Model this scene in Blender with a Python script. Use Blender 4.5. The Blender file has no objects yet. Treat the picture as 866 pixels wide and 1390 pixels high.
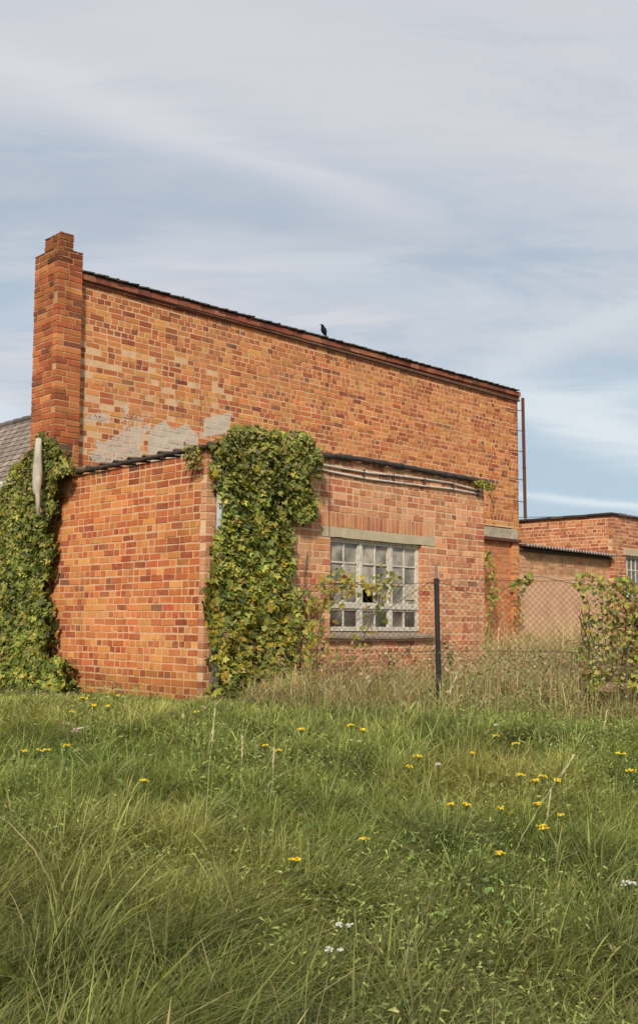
import bpy, math, random
import numpy as np
from mathutils import Vector, Matrix
rnd = random.Random(7)
rng = np.random.default_rng(11)
S = bpy.context.scene
COL = S.collection

# ------------------------------------------------------------------ survey
# World: +X runs along the window front, +Y along the side wall, z up, origin at the foot of the annex corner.
F = 1385.0
PITCH = math.atan(153 / F); ROLL = math.radians(0.5); YAW = math.radians(45.2)
EYE = 0.78
_f0 = np.array([math.cos(YAW), math.sin(YAW), 0]); _r0 = np.array([math.sin(YAW), -math.cos(YAW), 0]); _z = np.array([0, 0, 1.0])
_f = _f0 * math.cos(PITCH) + _z * math.sin(PITCH); _u = _z * math.cos(PITCH) - _f0 * math.sin(PITCH)
_r = _r0 * math.cos(ROLL) + _u * math.sin(ROLL); _u = _u * math.cos(ROLL) - _r0 * math.sin(ROLL)
def ray(px, py): return _f + _r * (px - 433) / F - _u * (py - 695) / F
_d = ray(274, 946); CAM = -_d * (-EYE / _d[2]); 
def onY(px, py, Y): d = ray(px, py); return CAM + d * (Y - CAM[1]) / d[1]
def onX(px, py, X): d = ray(px, py); return CAM + d * (X - CAM[0]) / d[0]
def onT(px, py, T): d = ray(px, py); return CAM + d * (T / float(d @ _f0))      # at distance T from the camera

def lin(h):
    h = h.lstrip('#'); c = [int(h[i:i+2], 16) / 255 for i in (0, 2, 4)]
    return tuple(x / 12.92 if x <= .04045 else ((x + .055) / 1.055) ** 2.4 for x in c)

# ------------------------------------------------------------------ numpy value noise
_NG = rng.random((64, 64))
def vnoise(x, y, sc=1.0, seed=0):
    x = np.asarray(x, float) * sc + seed * 7.31 + 500; y = np.asarray(y, float) * sc + seed * 3.77 + 500
    xi = np.floor(x).astype(int); yi = np.floor(y).astype(int); fx = x - xi; fy = y - yi
    fx = fx * fx * (3 - 2 * fx); fy = fy * fy * (3 - 2 * fy)
    g = lambda a, b: _NG[a % 64, b % 64]
    return (g(xi, yi) * (1 - fx) + g(xi + 1, yi) * fx) * (1 - fy) + (g(xi, yi + 1) * (1 - fx) + g(xi + 1, yi + 1) * fx) * fy

# ------------------------------------------------------------------ materials
def mat(name):
    m = bpy.data.materials.new(name); m.use_nodes = True
    nt = m.node_tree; nt.nodes.clear()
    out = nt.nodes.new('ShaderNodeOutputMaterial'); b = nt.nodes.new('ShaderNodeBsdfPrincipled')
    nt.links.new(b.outputs[0], out.inputs[0])
    return m, nt, b, out
def N(nt, t, **k):
    n = nt.nodes.new(t)
    for a, v in k.items():
        if a.startswith('i_'):
            n.inputs[a[2:].replace('_', ' ')].default_value = v
        else: setattr(n, a, v)
    return n
def noise(nt, vec, scale, detail=4, rough=.6, dist=0):
    n = nt.nodes.new('ShaderNodeTexNoise'); n.inputs['Scale'].default_value = scale; n.inputs['Detail'].default_value = detail
    n.inputs['Roughness'].default_value = rough; n.inputs['Distortion'].default_value = dist
    if vec is not None: nt.links.new(vec, n.inputs['Vector'])
    return n.outputs['Fac']
def ramp(nt, fac, stops):
    n = nt.nodes.new('ShaderNodeValToRGB'); e = n.color_ramp.elements
    while len(e) < len(stops): e.new(.5)
    for i, (p, c) in enumerate(stops):
        e[i].position = p; e[i].color = (*c, 1) if isinstance(c, tuple) else (c, c, c, 1)
    nt.links.new(fac, n.inputs[0]); return n.outputs[0]
def mix(nt, fac, a, b, mode='MIX'):
    n = nt.nodes.new('ShaderNodeMix'); n.data_type = 'RGBA'; n.blend_type = mode
    for sock, v in ((n.inputs['Factor'], fac), (n.inputs['A'], a), (n.inputs['B'], b)):
        if isinstance(v, (int, float)): sock.default_value = v
        elif isinstance(v, tuple): sock.default_value = (*v, 1)
        else: nt.links.new(v, sock)
    return n.outputs['Result']
def math_(nt, op, a, b=0.0, clamp=False):
    n = nt.nodes.new('ShaderNodeMath'); n.operation = op; n.use_clamp = clamp
    for i, v in enumerate((a, b)):
        if isinstance(v, (int, float)): n.inputs[i].default_value = v
        else: nt.links.new(v, n.inputs[i])
    return n.outputs[0]
def bump(nt, b, h, strength=.3, dist=.01):
    n = nt.nodes.new('ShaderNodeBump'); n.inputs['Strength'].default_value = strength; n.inputs['Distance'].default_value = dist
    nt.links.new(h, n.inputs['Height']); nt.links.new(n.outputs[0], b.inputs['Normal'])
def gpos(nt): return nt.nodes.new('ShaderNodeNewGeometry').outputs['Position']
def attr(nt, name, out='Color'):
    n = nt.nodes.new('ShaderNodeAttribute'); n.attribute_name = name; return n.outputs[out]
def spec(b, v): b.inputs['Specular IOR Level'].default_value = v

def brick_material(name, smear=0.0, smearcol=(.5, .27, .14), dirt=.35, stainlow=.0):
    m, nt, b, _ = mat(name); P = gpos(nt)
    c = attr(nt, 'Col')
    f1 = noise(nt, P, 55, 5, .7)
    c = mix(nt, 1.0, c, ramp(nt, f1, [(.25, .82), (.5, 1.0), (.75, 1.15)]), 'MULTIPLY')
    f3 = noise(nt, P, 18, 3, .6)                                    # scorched / pale spots on brick faces
    c = mix(nt, ramp(nt, f3, [(.60, 0.0), (.72, .5)]), c, tuple(x * 1.25 for x in smearcol))
    c = mix(nt, ramp(nt, noise(nt, P, 30, 4, .7), [(.62, 0.0), (.74, .5)]), c, (.16, .07, .04))
    if smear:
        f2 = noise(nt, P, 1.7, 6, .72, .3)
        c = mix(nt, ramp(nt, f2, [(.40, 0.0), (.66, smear)]), c, smearcol)
    d = noise(nt, P, .9, 5, .7)
    c = mix(nt, 1.0, c, ramp(nt, d, [(.3, 1 - dirt), (.55, 1.0), (.8, 1.06)]), 'MULTIPLY')
    c = mix(nt, ramp(nt, noise(nt, P, 1.35, 7, .78, .6), [(.54, 0.0), (.72, .45)]), c, mix(nt, 1.0, c, (.62, .55, .52), 'MULTIPLY'))
    sx = nt.nodes.new('ShaderNodeSeparateXYZ'); nt.links.new(P, sx.inputs[0]); damp = math_(nt, 'ADD', sx.outputs[2], math_(nt, 'MULTIPLY', noise(nt, P, 3, 5, .7), .5))
    c = mix(nt, ramp(nt, damp, [(.30, .55), (.62, 0.0)]), c, mix(nt, 1.0, c, (.55, .56, .45), 'MULTIPLY'))
    st = nt.nodes.new('ShaderNodeMapping'); st.inputs['Scale'].default_value = (5.0, 5.0, .35); nt.links.new(P, st.inputs[0])
    c = mix(nt, 1.0, c, ramp(nt, noise(nt, st.outputs[0], 1.2, 5, .7), [(.30, .72), (.46, 1.0)]), 'MULTIPLY')   # runs of rain
    pm = attr(nt, 'Paint', 'Fac')
    pn = noise(nt, P, 26, 6, .75)
    pf = math_(nt, 'GREATER_THAN', math_(nt, 'ADD', pm, math_(nt, 'MULTIPLY', math_(nt, 'SUBTRACT', pn, .5), 1.15)), .52)
    pf = math_(nt, 'MULTIPLY', pf, .80)
    pc = mix(nt, noise(nt, P, 8, 4, .7), (.68, .61, .48), (.52, .46, .36))
    c = mix(nt, pf, c, pc)
    nt.links.new(c, b.inputs['Base Color']); b.inputs['Roughness'].default_value = .92; spec(b, .2)
    bump(nt, b, noise(nt, P, 60, 6, .75), .9, .009)
    return m

def col_material(name, rough=.6, transl=0.0, var=.25, sp=.3, nscale=40, bumpy=0):
    m, nt, b, out = mat(name); c = attr(nt, 'Col')
    P = gpos(nt)
    if var: c = mix(nt, 1.0, c, ramp(nt, noise(nt, P, nscale, 3), [(.3, 1 - var), (.7, 1 + var)]), 'MULTIPLY')
    nt.links.new(c, b.inputs['Base Color']); b.inputs['Roughness'].default_value = rough; spec(b, sp)
    if bumpy: bump(nt, b, noise(nt, P, nscale * 2, 4), bumpy, .01)
    if transl:
        t = nt.nodes.new('ShaderNodeBsdfTranslucent'); nt.links.new(mix(nt, 1.0, c, (1.0, 1.0, .45), 'MULTIPLY'), t.inputs[0])
        mx = nt.nodes.new('ShaderNodeMixShader'); mx.inputs[0].default_value = transl
        nt.links.new(b.outputs[0], mx.inputs[1]); nt.links.new(t.outputs[0], mx.inputs[2]); nt.links.new(mx.outputs[0], out.inputs[0])
    return m

def plain(name, c1, c2=None, rough=.7, scale=12, sp=.3, metal=0, bmp=0, stretch=None, lo=.35, hi=.65):
    m, nt, b, _ = mat(name); P = gpos(nt); V = P
    if stretch:
        mp = nt.nodes.new('ShaderNodeMapping'); mp.inputs['Scale'].default_value = stretch; nt.links.new(P, mp.inputs[0]); V = mp.outputs[0]
    c = ramp(nt, noise(nt, V, scale, 6, .7), [(lo, c1), (hi, c2 or tuple(x * .75 for x in c1))])
    nt.links.new(c, b.inputs['Base Color']); b.inputs['Roughness'].default_value = rough; spec(b, sp); b.inputs['Metallic'].default_value = metal
    if bmp: bump(nt, b, noise(nt, V, scale * 4, 5, .7), bmp, .008)
    return m

M = {}
M['brick_side'] = brick_material('brick side wall', .40, (.64, .30, .12), .14)
M['brick_front'] = brick_material('brick window wall', .62, (.70, .40, .21), .12)
M['brick_hall'] = brick_material('brick tall wall', .45, (.56, .28, .115), .10)
M['brick_pier'] = brick_material('brick pier', .12, (.45, .22, .09), .38)
M['brick_far'] = brick_material('brick far building', .3, (.50, .28, .15), .2)
M['leaf'] = col_material('leaf', .55, .30, .22, .35, 30)
M['grass'] = col_material('grass blade', .6, .40, .15, .25, 8)
M['dry'] = col_material('dry stalk', .8, .15, .25, .15, 30)
M['petal'] = col_material('petal', .6, .25, .15, .2, 60)
M['tile'] = col_material('weathered tile', .9, 0, .45, .25, 30, .6)
M['felt'] = plain('roofing felt', (.030, .023, .022), (.085, .060, .050), .75, 9, .3, 0, .6)
M['felt_roof'] = plain('flat roof felt', (.05, .045, .04), (.09, .08, .07), .9, 3)
M['concrete'] = plain('cast concrete', (.56, .46, .30), (.44, .36, .23), .9, 7, .2, 0, .3)
M['concrete2'] = plain('stained concrete', (.54, .45, .32), (.34, .28, .20), .9, 5, .2, 0, .3)
M['paintwood'] = plain('flaking white paint', (.68, .62, .51), (.33, .25, .18), .8, 26, .25, 0, .5, (1, 1, .5), .46, .70)
M['sill'] = plain('weathered sill', (.36, .29, .22), (.22, .16, .12), .9, 14, .2, 0, .4)
M['sillred'] = plain('sill tile edge', (.20, .09, .05), (.11, .06, .04), .9, 14, .2, 0, .4)
M['rust'] = plain('rusted iron', (.15, .055, .035), (.09, .040, .030), .85, 20, .3, .1, .3)
M['darkiron'] = plain('dark iron', (.05, .04, .035), (.09, .06, .045), .8, 20, .3, .2)
M['wire'] = plain('rusted fence wire', (.075, .048, .034), (.13, .09, .06), .7, 20, .3, .2)
M['post'] = plain('black coated post', (.012, .012, .014), (.03, .028, .027), .6, 18, .35)
M['bare'] = plain('bare galvanised tip', (.30, .29, .28), (.16, .13, .11), .6, 40, .4, .4)
M['conduit'] = plain('pale conduit', (.66, .61, .54), (.33, .27, .21), .6, 9, .4, 0, 0, None, .45, .8)
M['pale_pipe'] = plain('lime-streaked pipe', (.66, .57, .45), (.34, .28, .22), .85, 9, .3, 0, .4, (1, 1, .4))
M['downpipe'] = plain('pale downpipe', (.52, .53, .52), (.30, .31, .31), .6, 8)
M['corr'] = plain('corrugated sheet', (.38, .36, .34), (.20, .17, .15), .8, 6, .3, .0, .2)
M['render'] = plain('peach render', (.72, .44, .265), (.56, .32, .185), .95, 3.0, .15, 0, .35)
M['board'] = plain('cream board', (.62, .53, .38), (.50, .42, .30), .8, 8)
M['dark'] = plain('dark interior', (.012, .011, .01), (.03, .025, .02), .95, 3)  # near-black colour stands for the unlit room behind the panes
M['curtain'] = plain('dusty curtain', (.34, .29, .24), (.10, .085, .07), .95, 5, .1, 0, 0, (1.2, 1, .6), .38, .62)
M['gutter'] = plain('white gutter', (.62, .64, .68), (.5, .5, .5), .5, 5)
M['bark'] = plain('vine stems', (.20, .14, .09), (.11, .075, .05), .9, 30)
M['bird'] = plain('black plumage', (.006, .006, .007), (.012, .012, .014), .7, 60, .1)
M['beak'] = plain('dark beak', (.06, .05, .035), None, .5)
M['soil'] = plain('soil and thatch', (.055, .050, .022), (.09, .075, .035), 1, 4, .1, 0, .5)

def slate_mat():
    m, nt, b, _ = mat('grey roof tiles'); tc = nt.nodes.new('ShaderNodeTexCoord').outputs['Object']
    br = nt.nodes.new('ShaderNodeTexBrick'); nt.links.new(tc, br.inputs['Vector'])
    br.inputs['Scale'].default_value = 1; br.inputs['Brick Width'].default_value = .24; br.inputs['Row Height'].default_value = .16
    br.inputs['Mortar Size'].default_value = .014; br.inputs['Color1'].default_value = (.40, .31, .24, 1); br.inputs['Color2'].default_value = (.25, .19, .15, 1)
    br.inputs['Mortar'].default_value = (.05, .04, .035, 1)
    c = mix(nt, 1.0, br.outputs['Color'], ramp(nt, noise(nt, tc, 12, 5, .7), [(.3, .6), (.7, 1.35)]), 'MULTIPLY')
    nt.links.new(c, b.inputs['Base Color']); b.inputs['Roughness'].default_value = .95; spec(b, .2)
    bump(nt, b, mix(nt, .5, br.outputs['Color'], noise(nt, tc, 25, 5, .8)), 1.0, .04)
    return m
M['slate'] = slate_mat()

def glass_mat():
    m, nt, b, out = mat('dusty sky-toned window glass'); P = gpos(nt)
    b.inputs['Base Color'].default_value = (.24, .21, .17, 1); b.inputs['Roughness'].default_value = .6
    g = nt.nodes.new('ShaderNodeBsdfGlossy'); g.inputs['Roughness'].default_value = .04; g.inputs[0].default_value = (1, 1, 1, 1)
    t = nt.nodes.new('ShaderNodeBsdfTransparent'); t.inputs[0].default_value = (.75, .75, .72, 1)
    fr = nt.nodes.new('ShaderNodeFresnel'); fr.inputs[0].default_value = 1.5
    m1 = nt.nodes.new('ShaderNodeMixShader'); nt.links.new(fr.outputs[0], m1.inputs[0]); nt.links.new(t.outputs[0], m1.inputs[1]); nt.links.new(g.outputs[0], m1.inputs[2])
    m2 = nt.nodes.new('ShaderNodeMixShader'); d = ramp(nt, noise(nt, P, 5, 6, .7), [(.3, .15), (.7, .85)])
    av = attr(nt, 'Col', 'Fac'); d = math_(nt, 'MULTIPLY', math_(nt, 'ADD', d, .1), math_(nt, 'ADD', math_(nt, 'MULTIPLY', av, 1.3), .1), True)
    nt.links.new(mix(nt, av, (.11, .085, .06), (.50, .44, .35)), b.inputs['Base Color'])  # dust colour, paler where a pane stands for reflected sky
    nt.links.new(d, m2.inputs[0]); nt.links.new(m1.outputs[0], m2.inputs[1]); nt.links.new(b.outputs[0], m2.inputs[2]); nt.links.new(m2.outputs[0], out.inputs[0])
    return m
M['glass'] = glass_mat()

# ------------------------------------------------------------------ mesh collector
class MB:
    def __init__(s): s.v = []; s.f = []; s.c = []; s.p = []; s.sm = False
    def add(s, vs, fs, col=(.5, .5, .5), paint=None):
        o = len(s.v); s.v.extend([tuple(v) for v in vs]); s.f.extend([tuple(i + o for i in f) for f in fs])
        if isinstance(col, list): s.c.extend(col)
        else: s.c.extend([col] * len(vs))
        s.p.extend(paint if paint is not None else [0.0] * len(vs))
    def box(s, x0, x1, y0, y1, z0, z1, col=(.5, .5, .5)):
        s.add([(x, y, z) for z in (z0, z1) for y in (y0, y1) for x in (x0, x1)],
              [(0, 2, 3, 1), (4, 5, 7, 6), (0, 1, 5, 4), (2, 6, 7, 3), (0, 4, 6, 2), (1, 3, 7, 5)], col)
    def tube(s, pts, r, n=8, col=(.5, .5, .5), caps=True):
        pts = [Vector(p) for p in pts]; k = len(pts); rs = r if isinstance(r, (list, tuple)) else [r] * k
        vs = []; up = Vector((0, 0, 1))
        a = (pts[1] - pts[0]).normalized(); x = a.cross(up)
        if x.length < .05: x = a.cross(Vector((1, 0, 0)))
        x.normalize()
        for i, p in enumerate(pts):
            t = (pts[min(i + 1, k - 1)] - pts[max(i - 1, 0)]).normalized()
            x = (x - t * x.dot(t)).normalized(); y = t.cross(x)
            for j in range(n):
                q = 2 * math.pi * j / n; vs.append(p + (x * math.cos(q) + y * math.sin(q)) * rs[i])
        fs = [(i * n + j, i * n + (j + 1) % n, (i + 1) * n + (j + 1) % n, (i + 1) * n + j) for i in range(k - 1) for j in range(n)]
        if caps: fs += [tuple(range(n - 1, -1, -1)), tuple(range((k - 1) * n, k * n))]
        s.add(vs, fs, col)
    def build(s, name, material, parent=None, smooth=False, loc=None):
        v = np.array(s.v, dtype=np.float32)
        me = bpy.data.meshes.new(name)
        if loc is not None: v = v - np.array(loc, dtype=np.float32)
        me.from_pydata(v.tolist(), [], s.f)
        a = me.color_attributes.new('Col', 'FLOAT_COLOR', 'POINT')
        c = np.ones((len(s.v), 4), np.float32); c[:, :3] = np.array(s.c, dtype=np.float32); a.data.foreach_set('color', c.ravel())
        if any(s.p):
            a = me.attributes.new('Paint', 'FLOAT', 'POINT'); a.data.foreach_set('value', np.array(s.p, np.float32))
        if smooth: me.shade_smooth()
        me.materials.append(material); me.update()
        return link(name, me, parent, loc)
def link(name, me, parent=None, loc=None):
    o = bpy.data.objects.new(name, me); COL.objects.link(o)
    if loc is not None: o.location = loc
    if parent is not None:
        o.parent = parent
        par = Vector((0, 0, 0)); q = parent
        while q: par += q.location; q = q.parent
        o.location = Vector(loc if loc is not None else (0, 0, 0)) - par
    return o
def thing(name, loc, label, cat, group=None):
    o = bpy.data.objects.new(name, None); COL.objects.link(o); o.location = loc; o.empty_display_size = .1
    return tag(o, label, cat, group)
def tag(o, label, cat, group=None):
    o['label'] = label; o['category'] = cat
    if group: o['group'] = group
    return o
def arrays(name, verts, loops, starts, totals, cols, material, parent=None):
    me = bpy.data.meshes.new(name)
    me.vertices.add(len(verts)); me.vertices.foreach_set('co', np.asarray(verts, np.float32).ravel())
    me.loops.add(len(loops)); me.loops.foreach_set('vertex_index', np.asarray(loops, np.int32))
    me.polygons.add(len(starts)); me.polygons.foreach_set('loop_start', np.asarray(starts, np.int32))
    me.update(calc_edges=True)
    a = me.color_attributes.new('Col', 'FLOAT_COLOR', 'POINT')
    c = np.ones((len(verts), 4), np.float32); c[:, :3] = cols; a.data.foreach_set('color', c.ravel())
    me.materials.append(material)
    return link(name, me, parent)

# ------------------------------------------------------------------ brickwork
CH, BP, JT = .0833, .235, .0155
H = lambda s: lin(s)
def palette(cols, seed):
    r = random.Random(seed); ws = [w for _, w in cols]; cs = [lin(c) for c, _ in cols]; tw_ = sum(ws)
    mn = [sum(c[k] * w for c, w in zip(cs, ws)) / tw_ for k in range(3)]; cs = [tuple((c[k] * .99 + mn[k] * .01) * (1.12, 1.10, 1.22)[k] for k in range(3)) for c in cs]
    def pick():
        c = r.choices(cs, ws)[0]; k = r.uniform(.84, 1.14)
        return (c[0] * k * r.uniform(.95, 1.05), c[1] * k * r.uniform(.93, 1.07), c[2] * k)
    return pick
PAL_SIDE = [('CC7A40', 5), ('D18846', 4), ('C46C3A', 4.6), ('B75F36', 3.8), ('A5522F', 3.4), ('944A30', 1.8), ('7A4C38', .5), ('D89652', 1.0)]
PAL_FRONT = [('D08E5E', 5), ('D69768', 4), ('C67C50', 4), ('B86A45', 3.4), ('A65A3E', 2.8), ('C08A60', 2), ('86543C', .5), ('DAA474', 1.3)]
PAL_HALL = [('CB8046', 6), ('CF894C', 4.5), ('C07040', 5), ('B26238', 4), ('A25534', 3), ('8A4D36', 1.1), ('73523F', .4), ('D4944F', 1.2)]
PAL_PIER = [('BC6E3E', 5), ('AE6038', 5), ('C67E46', 3), ('9C5232', 3.5), ('844C36', 1.4), ('6A4E3E', .5)]
PAL_CORN = [('9A5C42', 5), ('8A4F3A', 4), ('A76B4C', 2), ('744636', 2)]
PAL_INFILL = [('C8804F', 5), ('C07648', 5), ('CF8C5C', 3), ('B96F46', 2)]
PAL_FAR = [('BE7547', 5), ('C98655', 4), ('AC6040', 3.5), ('9A5036', 2.4), ('C9905F', 2)]
PAL_LEAN = [('C49468', 4), ('CA9C72', 4), ('BA885A', 3), ('B27C52', 1)]

def inpoly(x, y, poly):
    c = False; n = len(poly)
    for i in range(n):
        x0, y0 = poly[i]; x1, y1 = poly[i - 1]
        if (y0 > y) != (y1 > y) and x < (x1 - x0) * (y - y0) / (y1 - y0) + x0: c = not c
    return c
def bricks(mb, O, U, Nn, s0, s1, z0, z1, pal, seed, holes=(), hfrac=.35, joint=JT, wav=.006, paint=None, course=CH, depth=.09, rowmix=None, ph=0.0, dark=None):
    """lays courses along U from O; Nn is the outward normal; z1 may be a function of s"""
    r = random.Random(seed); pick = palette(pal, seed + 1)
    O = Vector(O); U = Vector(U); Nn = Vector(Nn); Z = Vector((0, 0, 1))
    zt = z1 if callable(z1) else (lambda s: z1)
    zmax = max(zt(s0), zt(s1), zt((s0 + s1) / 2)); row = int(math.floor((z0 + .001) / course))
    while row * course < zmax:
        zb, ztp = row * course + joint / 2, (row + 1) * course - joint / 2
        if rowmix: kind = rowmix(row)
        else:
            q = r.random(); kind = 'S' if q < .42 else ('H' if q < .42 + hfrac * .7 else 'M')
        s = s0 - (r.choice((0, .25, .5, .75)) * BP + r.uniform(-.01, .01)); first = True
        wa, wp = r.uniform(.3, 1) * wav, r.uniform(0, 6); raw = []
        while s < s1:
            if kind == 'S': L = BP if r.random() > .10 else BP / 2
            elif kind == 'H': L = BP / 2 if r.random() > .14 else BP
            else: L = BP if r.random() < .42 else BP / 2
            L *= r.uniform(.97, 1.03)
            a, b = max(s, s0), min(s + L, s1); s += L
            if b - a < 1e-4: continue
            raw.append((a, b))
        pieces = []
        for (a, b) in raw:
            zlo, zhi = max(zb, z0), ztp
            segs = [(a, b)]
            for (ha, hb, hz0, hz1) in holes:
                if zhi <= hz0 + .012 or zlo >= hz1 - .012: continue
                ns = []
                for (p, q2) in segs:
                    if q2 <= ha or p >= hb: ns.append((p, q2))
                    else:
                        if p < ha: ns.append((p, ha))
                        if q2 > hb: ns.append((hb, q2))
                segs = ns
            pieces += segs
        edges = [s0, s1] + [h_[k_] for h_ in holes for k_ in (0, 1)]
        mer = []
        for p, q2 in pieces:
            if mer and abs(mer[-1][1] - p) < 1e-5 and (q2 - p < .052 or mer[-1][1] - mer[-1][0] < .052): mer[-1] = (mer[-1][0], q2)
            else: mer.append((p, q2))
        for (p, q2) in mer:
            if 1:
                if q2 - p < .012: continue
                top = min(zhi, zt((p + q2) / 2))
                if top - zlo < .012: continue
                pa, pb = p + (0 if min(abs(p - e_) for e_ in edges) < 1e-4 else joint / 2), q2 - (0 if min(abs(q2 - e_) for e_ in edges) < 1e-4 else joint / 2)
                dz = wa * math.sin((p + q2) * .9 + wp) + r.uniform(-.0016, .0016)
                jd = r.uniform(-.0035, .004); tl = r.uniform(-.003, .003)
                c = pick()
                if dark: 
                    k = dark((p + q2) / 2, (zlo + top) / 2, r); c = tuple(x * k for x in c)
                h = Vector
                def P(sv, zv, d): return O + U * sv + Z * zv + Nn * d
                e = .0022; jj = lambda: r.uniform(-.0032, .0032)
                F4 = [(pa + e + jj(), zlo + dz + tl + e + jj()), (pb - e + jj(), zlo + dz - tl + e + jj()), (pb - e + jj(), top + dz - tl - e + jj()), (pa + e + jj(), top + dz + tl - e + jj())]
                B4 = [(pa, zlo + dz + tl), (pb, zlo + dz - tl), (pb, top + dz - tl), (pa, top + dz + tl)]
                vs = [P(x, z, jd) for x, z in F4] + [P(x, z, jd - .004) for x, z in B4] + [P(x, z, -depth) for x, z in B4]
                fs = [(0, 1, 2, 3)] if not paint else []
                for i in range(4):
                    j = (i + 1) % 4; fs += [(i, i + 4, j + 4, j), (i + 4, i + 8, j + 8, j + 4)]
                pv = [paint(*F4[i]) for i in range(4)] * 3 if paint else None
                mb.add(vs, fs, c, pv)
                if paint:
                    nx, nz = max(2, int((pb - pa) / .02)), 4; g = []; gp = []
                    for kz in range(nz + 1):
                        for kx in range(nx + 1):
                            fx, fz = kx / nx, kz / nz
                            sx = (F4[0][0] * (1 - fx) + F4[1][0] * fx) * (1 - fz) + (F4[3][0] * (1 - fx) + F4[2][0] * fx) * fz
                            sz = (F4[0][1] * (1 - fx) + F4[1][1] * fx) * (1 - fz) + (F4[3][1] * (1 - fx) + F4[2][1] * fx) * fz
                            g.append(P(sx, sz, jd)); gp.append(paint(sx, sz))
                    mb.add(g, [(kz * (nx + 1) + kx, kz * (nx + 1) + kx + 1, (kz + 1) * (nx + 1) + kx + 1, (kz + 1) * (nx + 1) + kx) for kz in range(nz) for kx in range(nx)], c, gp)
        row += 1
def mortar(mb, O, U, Nn, s0, s1, z0, z1, col, holes=(), thick=.22, rec=.0035, res=None, paint=None):
    O = Vector(O); U = Vector(U); Nn = Vector(Nn); Z = Vector((0, 0, 1)); zt = z1 if callable(z1) else (lambda s: z1)
    s0 += .007 if s0 < .01 else 0; s1 -= .007; holes = [(h[0] - .007, h[1] + .007, h[2], h[3]) for h in holes]
    zm = min(zt(s0), zt(s1)); ss = sorted({s0, s1, *[min(max(h[i], s0), s1) for h in holes for i in (0, 1)]})
    zz = sorted({z0, zm, *[min(max(h[i], z0), zm) for h in holes for i in (2, 3)]})
    for i in range(len(ss) - 1):
        for j in range(len(zz) - 1):
            a, b, c, d = ss[i], ss[i + 1], zz[j], zz[j + 1]
            mx, mz = (a + b) / 2, (c + d) / 2
            if any(h[0] < mx < h[1] and h[2] < mz < h[3] for h in holes): continue
            da, db = (zt(a), zt(b)) if d == zm else (d, d)
            vs = [O + U * s + Z * z + Nn * n for n in (-rec, -thick) for s, z in ((a, c), (b, c), (b, db), (a, da))]
            mb.add(vs, [(0, 1, 2, 3), (7, 6, 5, 4), (0, 4, 5, 1), (1, 5, 6, 2), (2, 6, 7, 3), (3, 7, 4, 0)], col)
    if paint:
        a, b, c, d = paint[1]; nx, nz = int((b - a) / .02), int((d - c) / .02)
        vs = [O + U * (a + (b - a) * i / nx) + Z * (c + (d - c) * j / nz) - Nn * (rec - .001) for j in range(nz + 1) for i in range(nx + 1)]
        pv = [paint[0](a + (b - a) * i / nx, c + (d - c) * j / nz) for j in range(nz + 1) for i in range(nx + 1)]
        mb.add(vs, [(j * (nx + 1) + i, j * (nx + 1) + i + 1, (j + 1) * (nx + 1) + i + 1, (j + 1) * (nx + 1) + i) for j in range(nz) for i in range(nx)], col, pv)
MORT = lin('E2B48A'); MORT_F = lin('E8C29C'); MORT_H = lin('E3BA90'); MORT_P = lin('D0A274')
ZMINUS = -.25

# ================================================================== ANNEX
annex = thing('brick_annex', (0, 0, 0), 'low flat-roofed brick annex with the white barred window, in front of the tall wall', 'building')
SIDE_TOP = 2.66; D_WALL = 3.33          # side wall runs back to the tall wall
XR = float(onY(657.5, 760, 0)[0])       # right end of window front
ftop = lambda s: 2.70 + .13 * min(1, max(0, s / 1.8)) + .02 * s / XR
def px_hole(x0, x1, z0, z1): return (x0, x1, z0, z1)
WX0, WX1, WZ0, WZ1 = 1.95, 3.70, .70, 1.855
LX0, LX1, LZ0, LZ1 = 1.80, 3.98, 1.855, 1.975
SOL = 2.163
def stain_side(s, z, r):
    k = 1.0
    if z > 2.45: k *= r.uniform(.72, .98)
    if z < .25: k *= r.uniform(.75, 1)
    if s < .5 and .4 < z: k *= r.uniform(.78, 1.0)
    return k
mb = MB()
mortar(mb, (0, 0, 0), (0, 1, 0), (-1, 0, 0), .1, D_WALL, ZMINUS, SIDE_TOP, MORT)
rt = random.Random(4); rows_side = {}
def row_side(i):
    if i not in rows_side: rows_side[i] = ('H' if rt.random() < .6 else 'M') if (i % 2 == 0 and i < 27) else ('S' if rt.random() < .45 else 'M')
    return rows_side[i]
bricks(mb, (0, 0, 0), (0, 1, 0), (-1, 0, 0), .1, D_WALL, ZMINUS, SIDE_TOP, PAL_SIDE, 21, rowmix=row_side, dark=stain_side)
mb.build('side_wall', M['brick_side'], annex)
mb = MB(); hs = [(WX0, WX1, WZ0 - .09, WZ1), (LX0, LX1, LZ0, LZ1)]
mortar(mb, (0, 0, 0), (1, 0, 0), (0, -1, 0), 0, XR, ZMINUS, ftop, MORT_F, hs)
def stain_shade_front(s, z, r):
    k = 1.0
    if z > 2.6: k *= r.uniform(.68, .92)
    if s < 1.75: k *= r.uniform(.72, .95)  # painted shade: the corner creeper's cast shadow darkens these bricks
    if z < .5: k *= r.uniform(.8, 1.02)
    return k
bricks(mb, (0, 0, 0), (1, 0, 0), (0, -1, 0), 0, XR, ZMINUS, ftop, PAL_FRONT, 33, holes=hs + [(LX0, LX1, LZ1 - .01, SOL)], dark=stain_shade_front)
pk = palette([('A85A3C', 4), ('B5683F', 4), ('C58455', 3), ('94503A', 2), ('B88457', 1)], 5)
x = LX0                                                            # upright bricks over the lintel
while x < LX1 - .03:
    x1 = min(x + .080, LX1)
    mb.box(x + .007, x1 - .007, -.0 + rt.uniform(-.003, .001), .08, LZ1 + .010, SOL + rt.uniform(-.004, .004) - .006, pk()); x = x1
mb.build('window_wall', M['brick_front'], annex)
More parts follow.
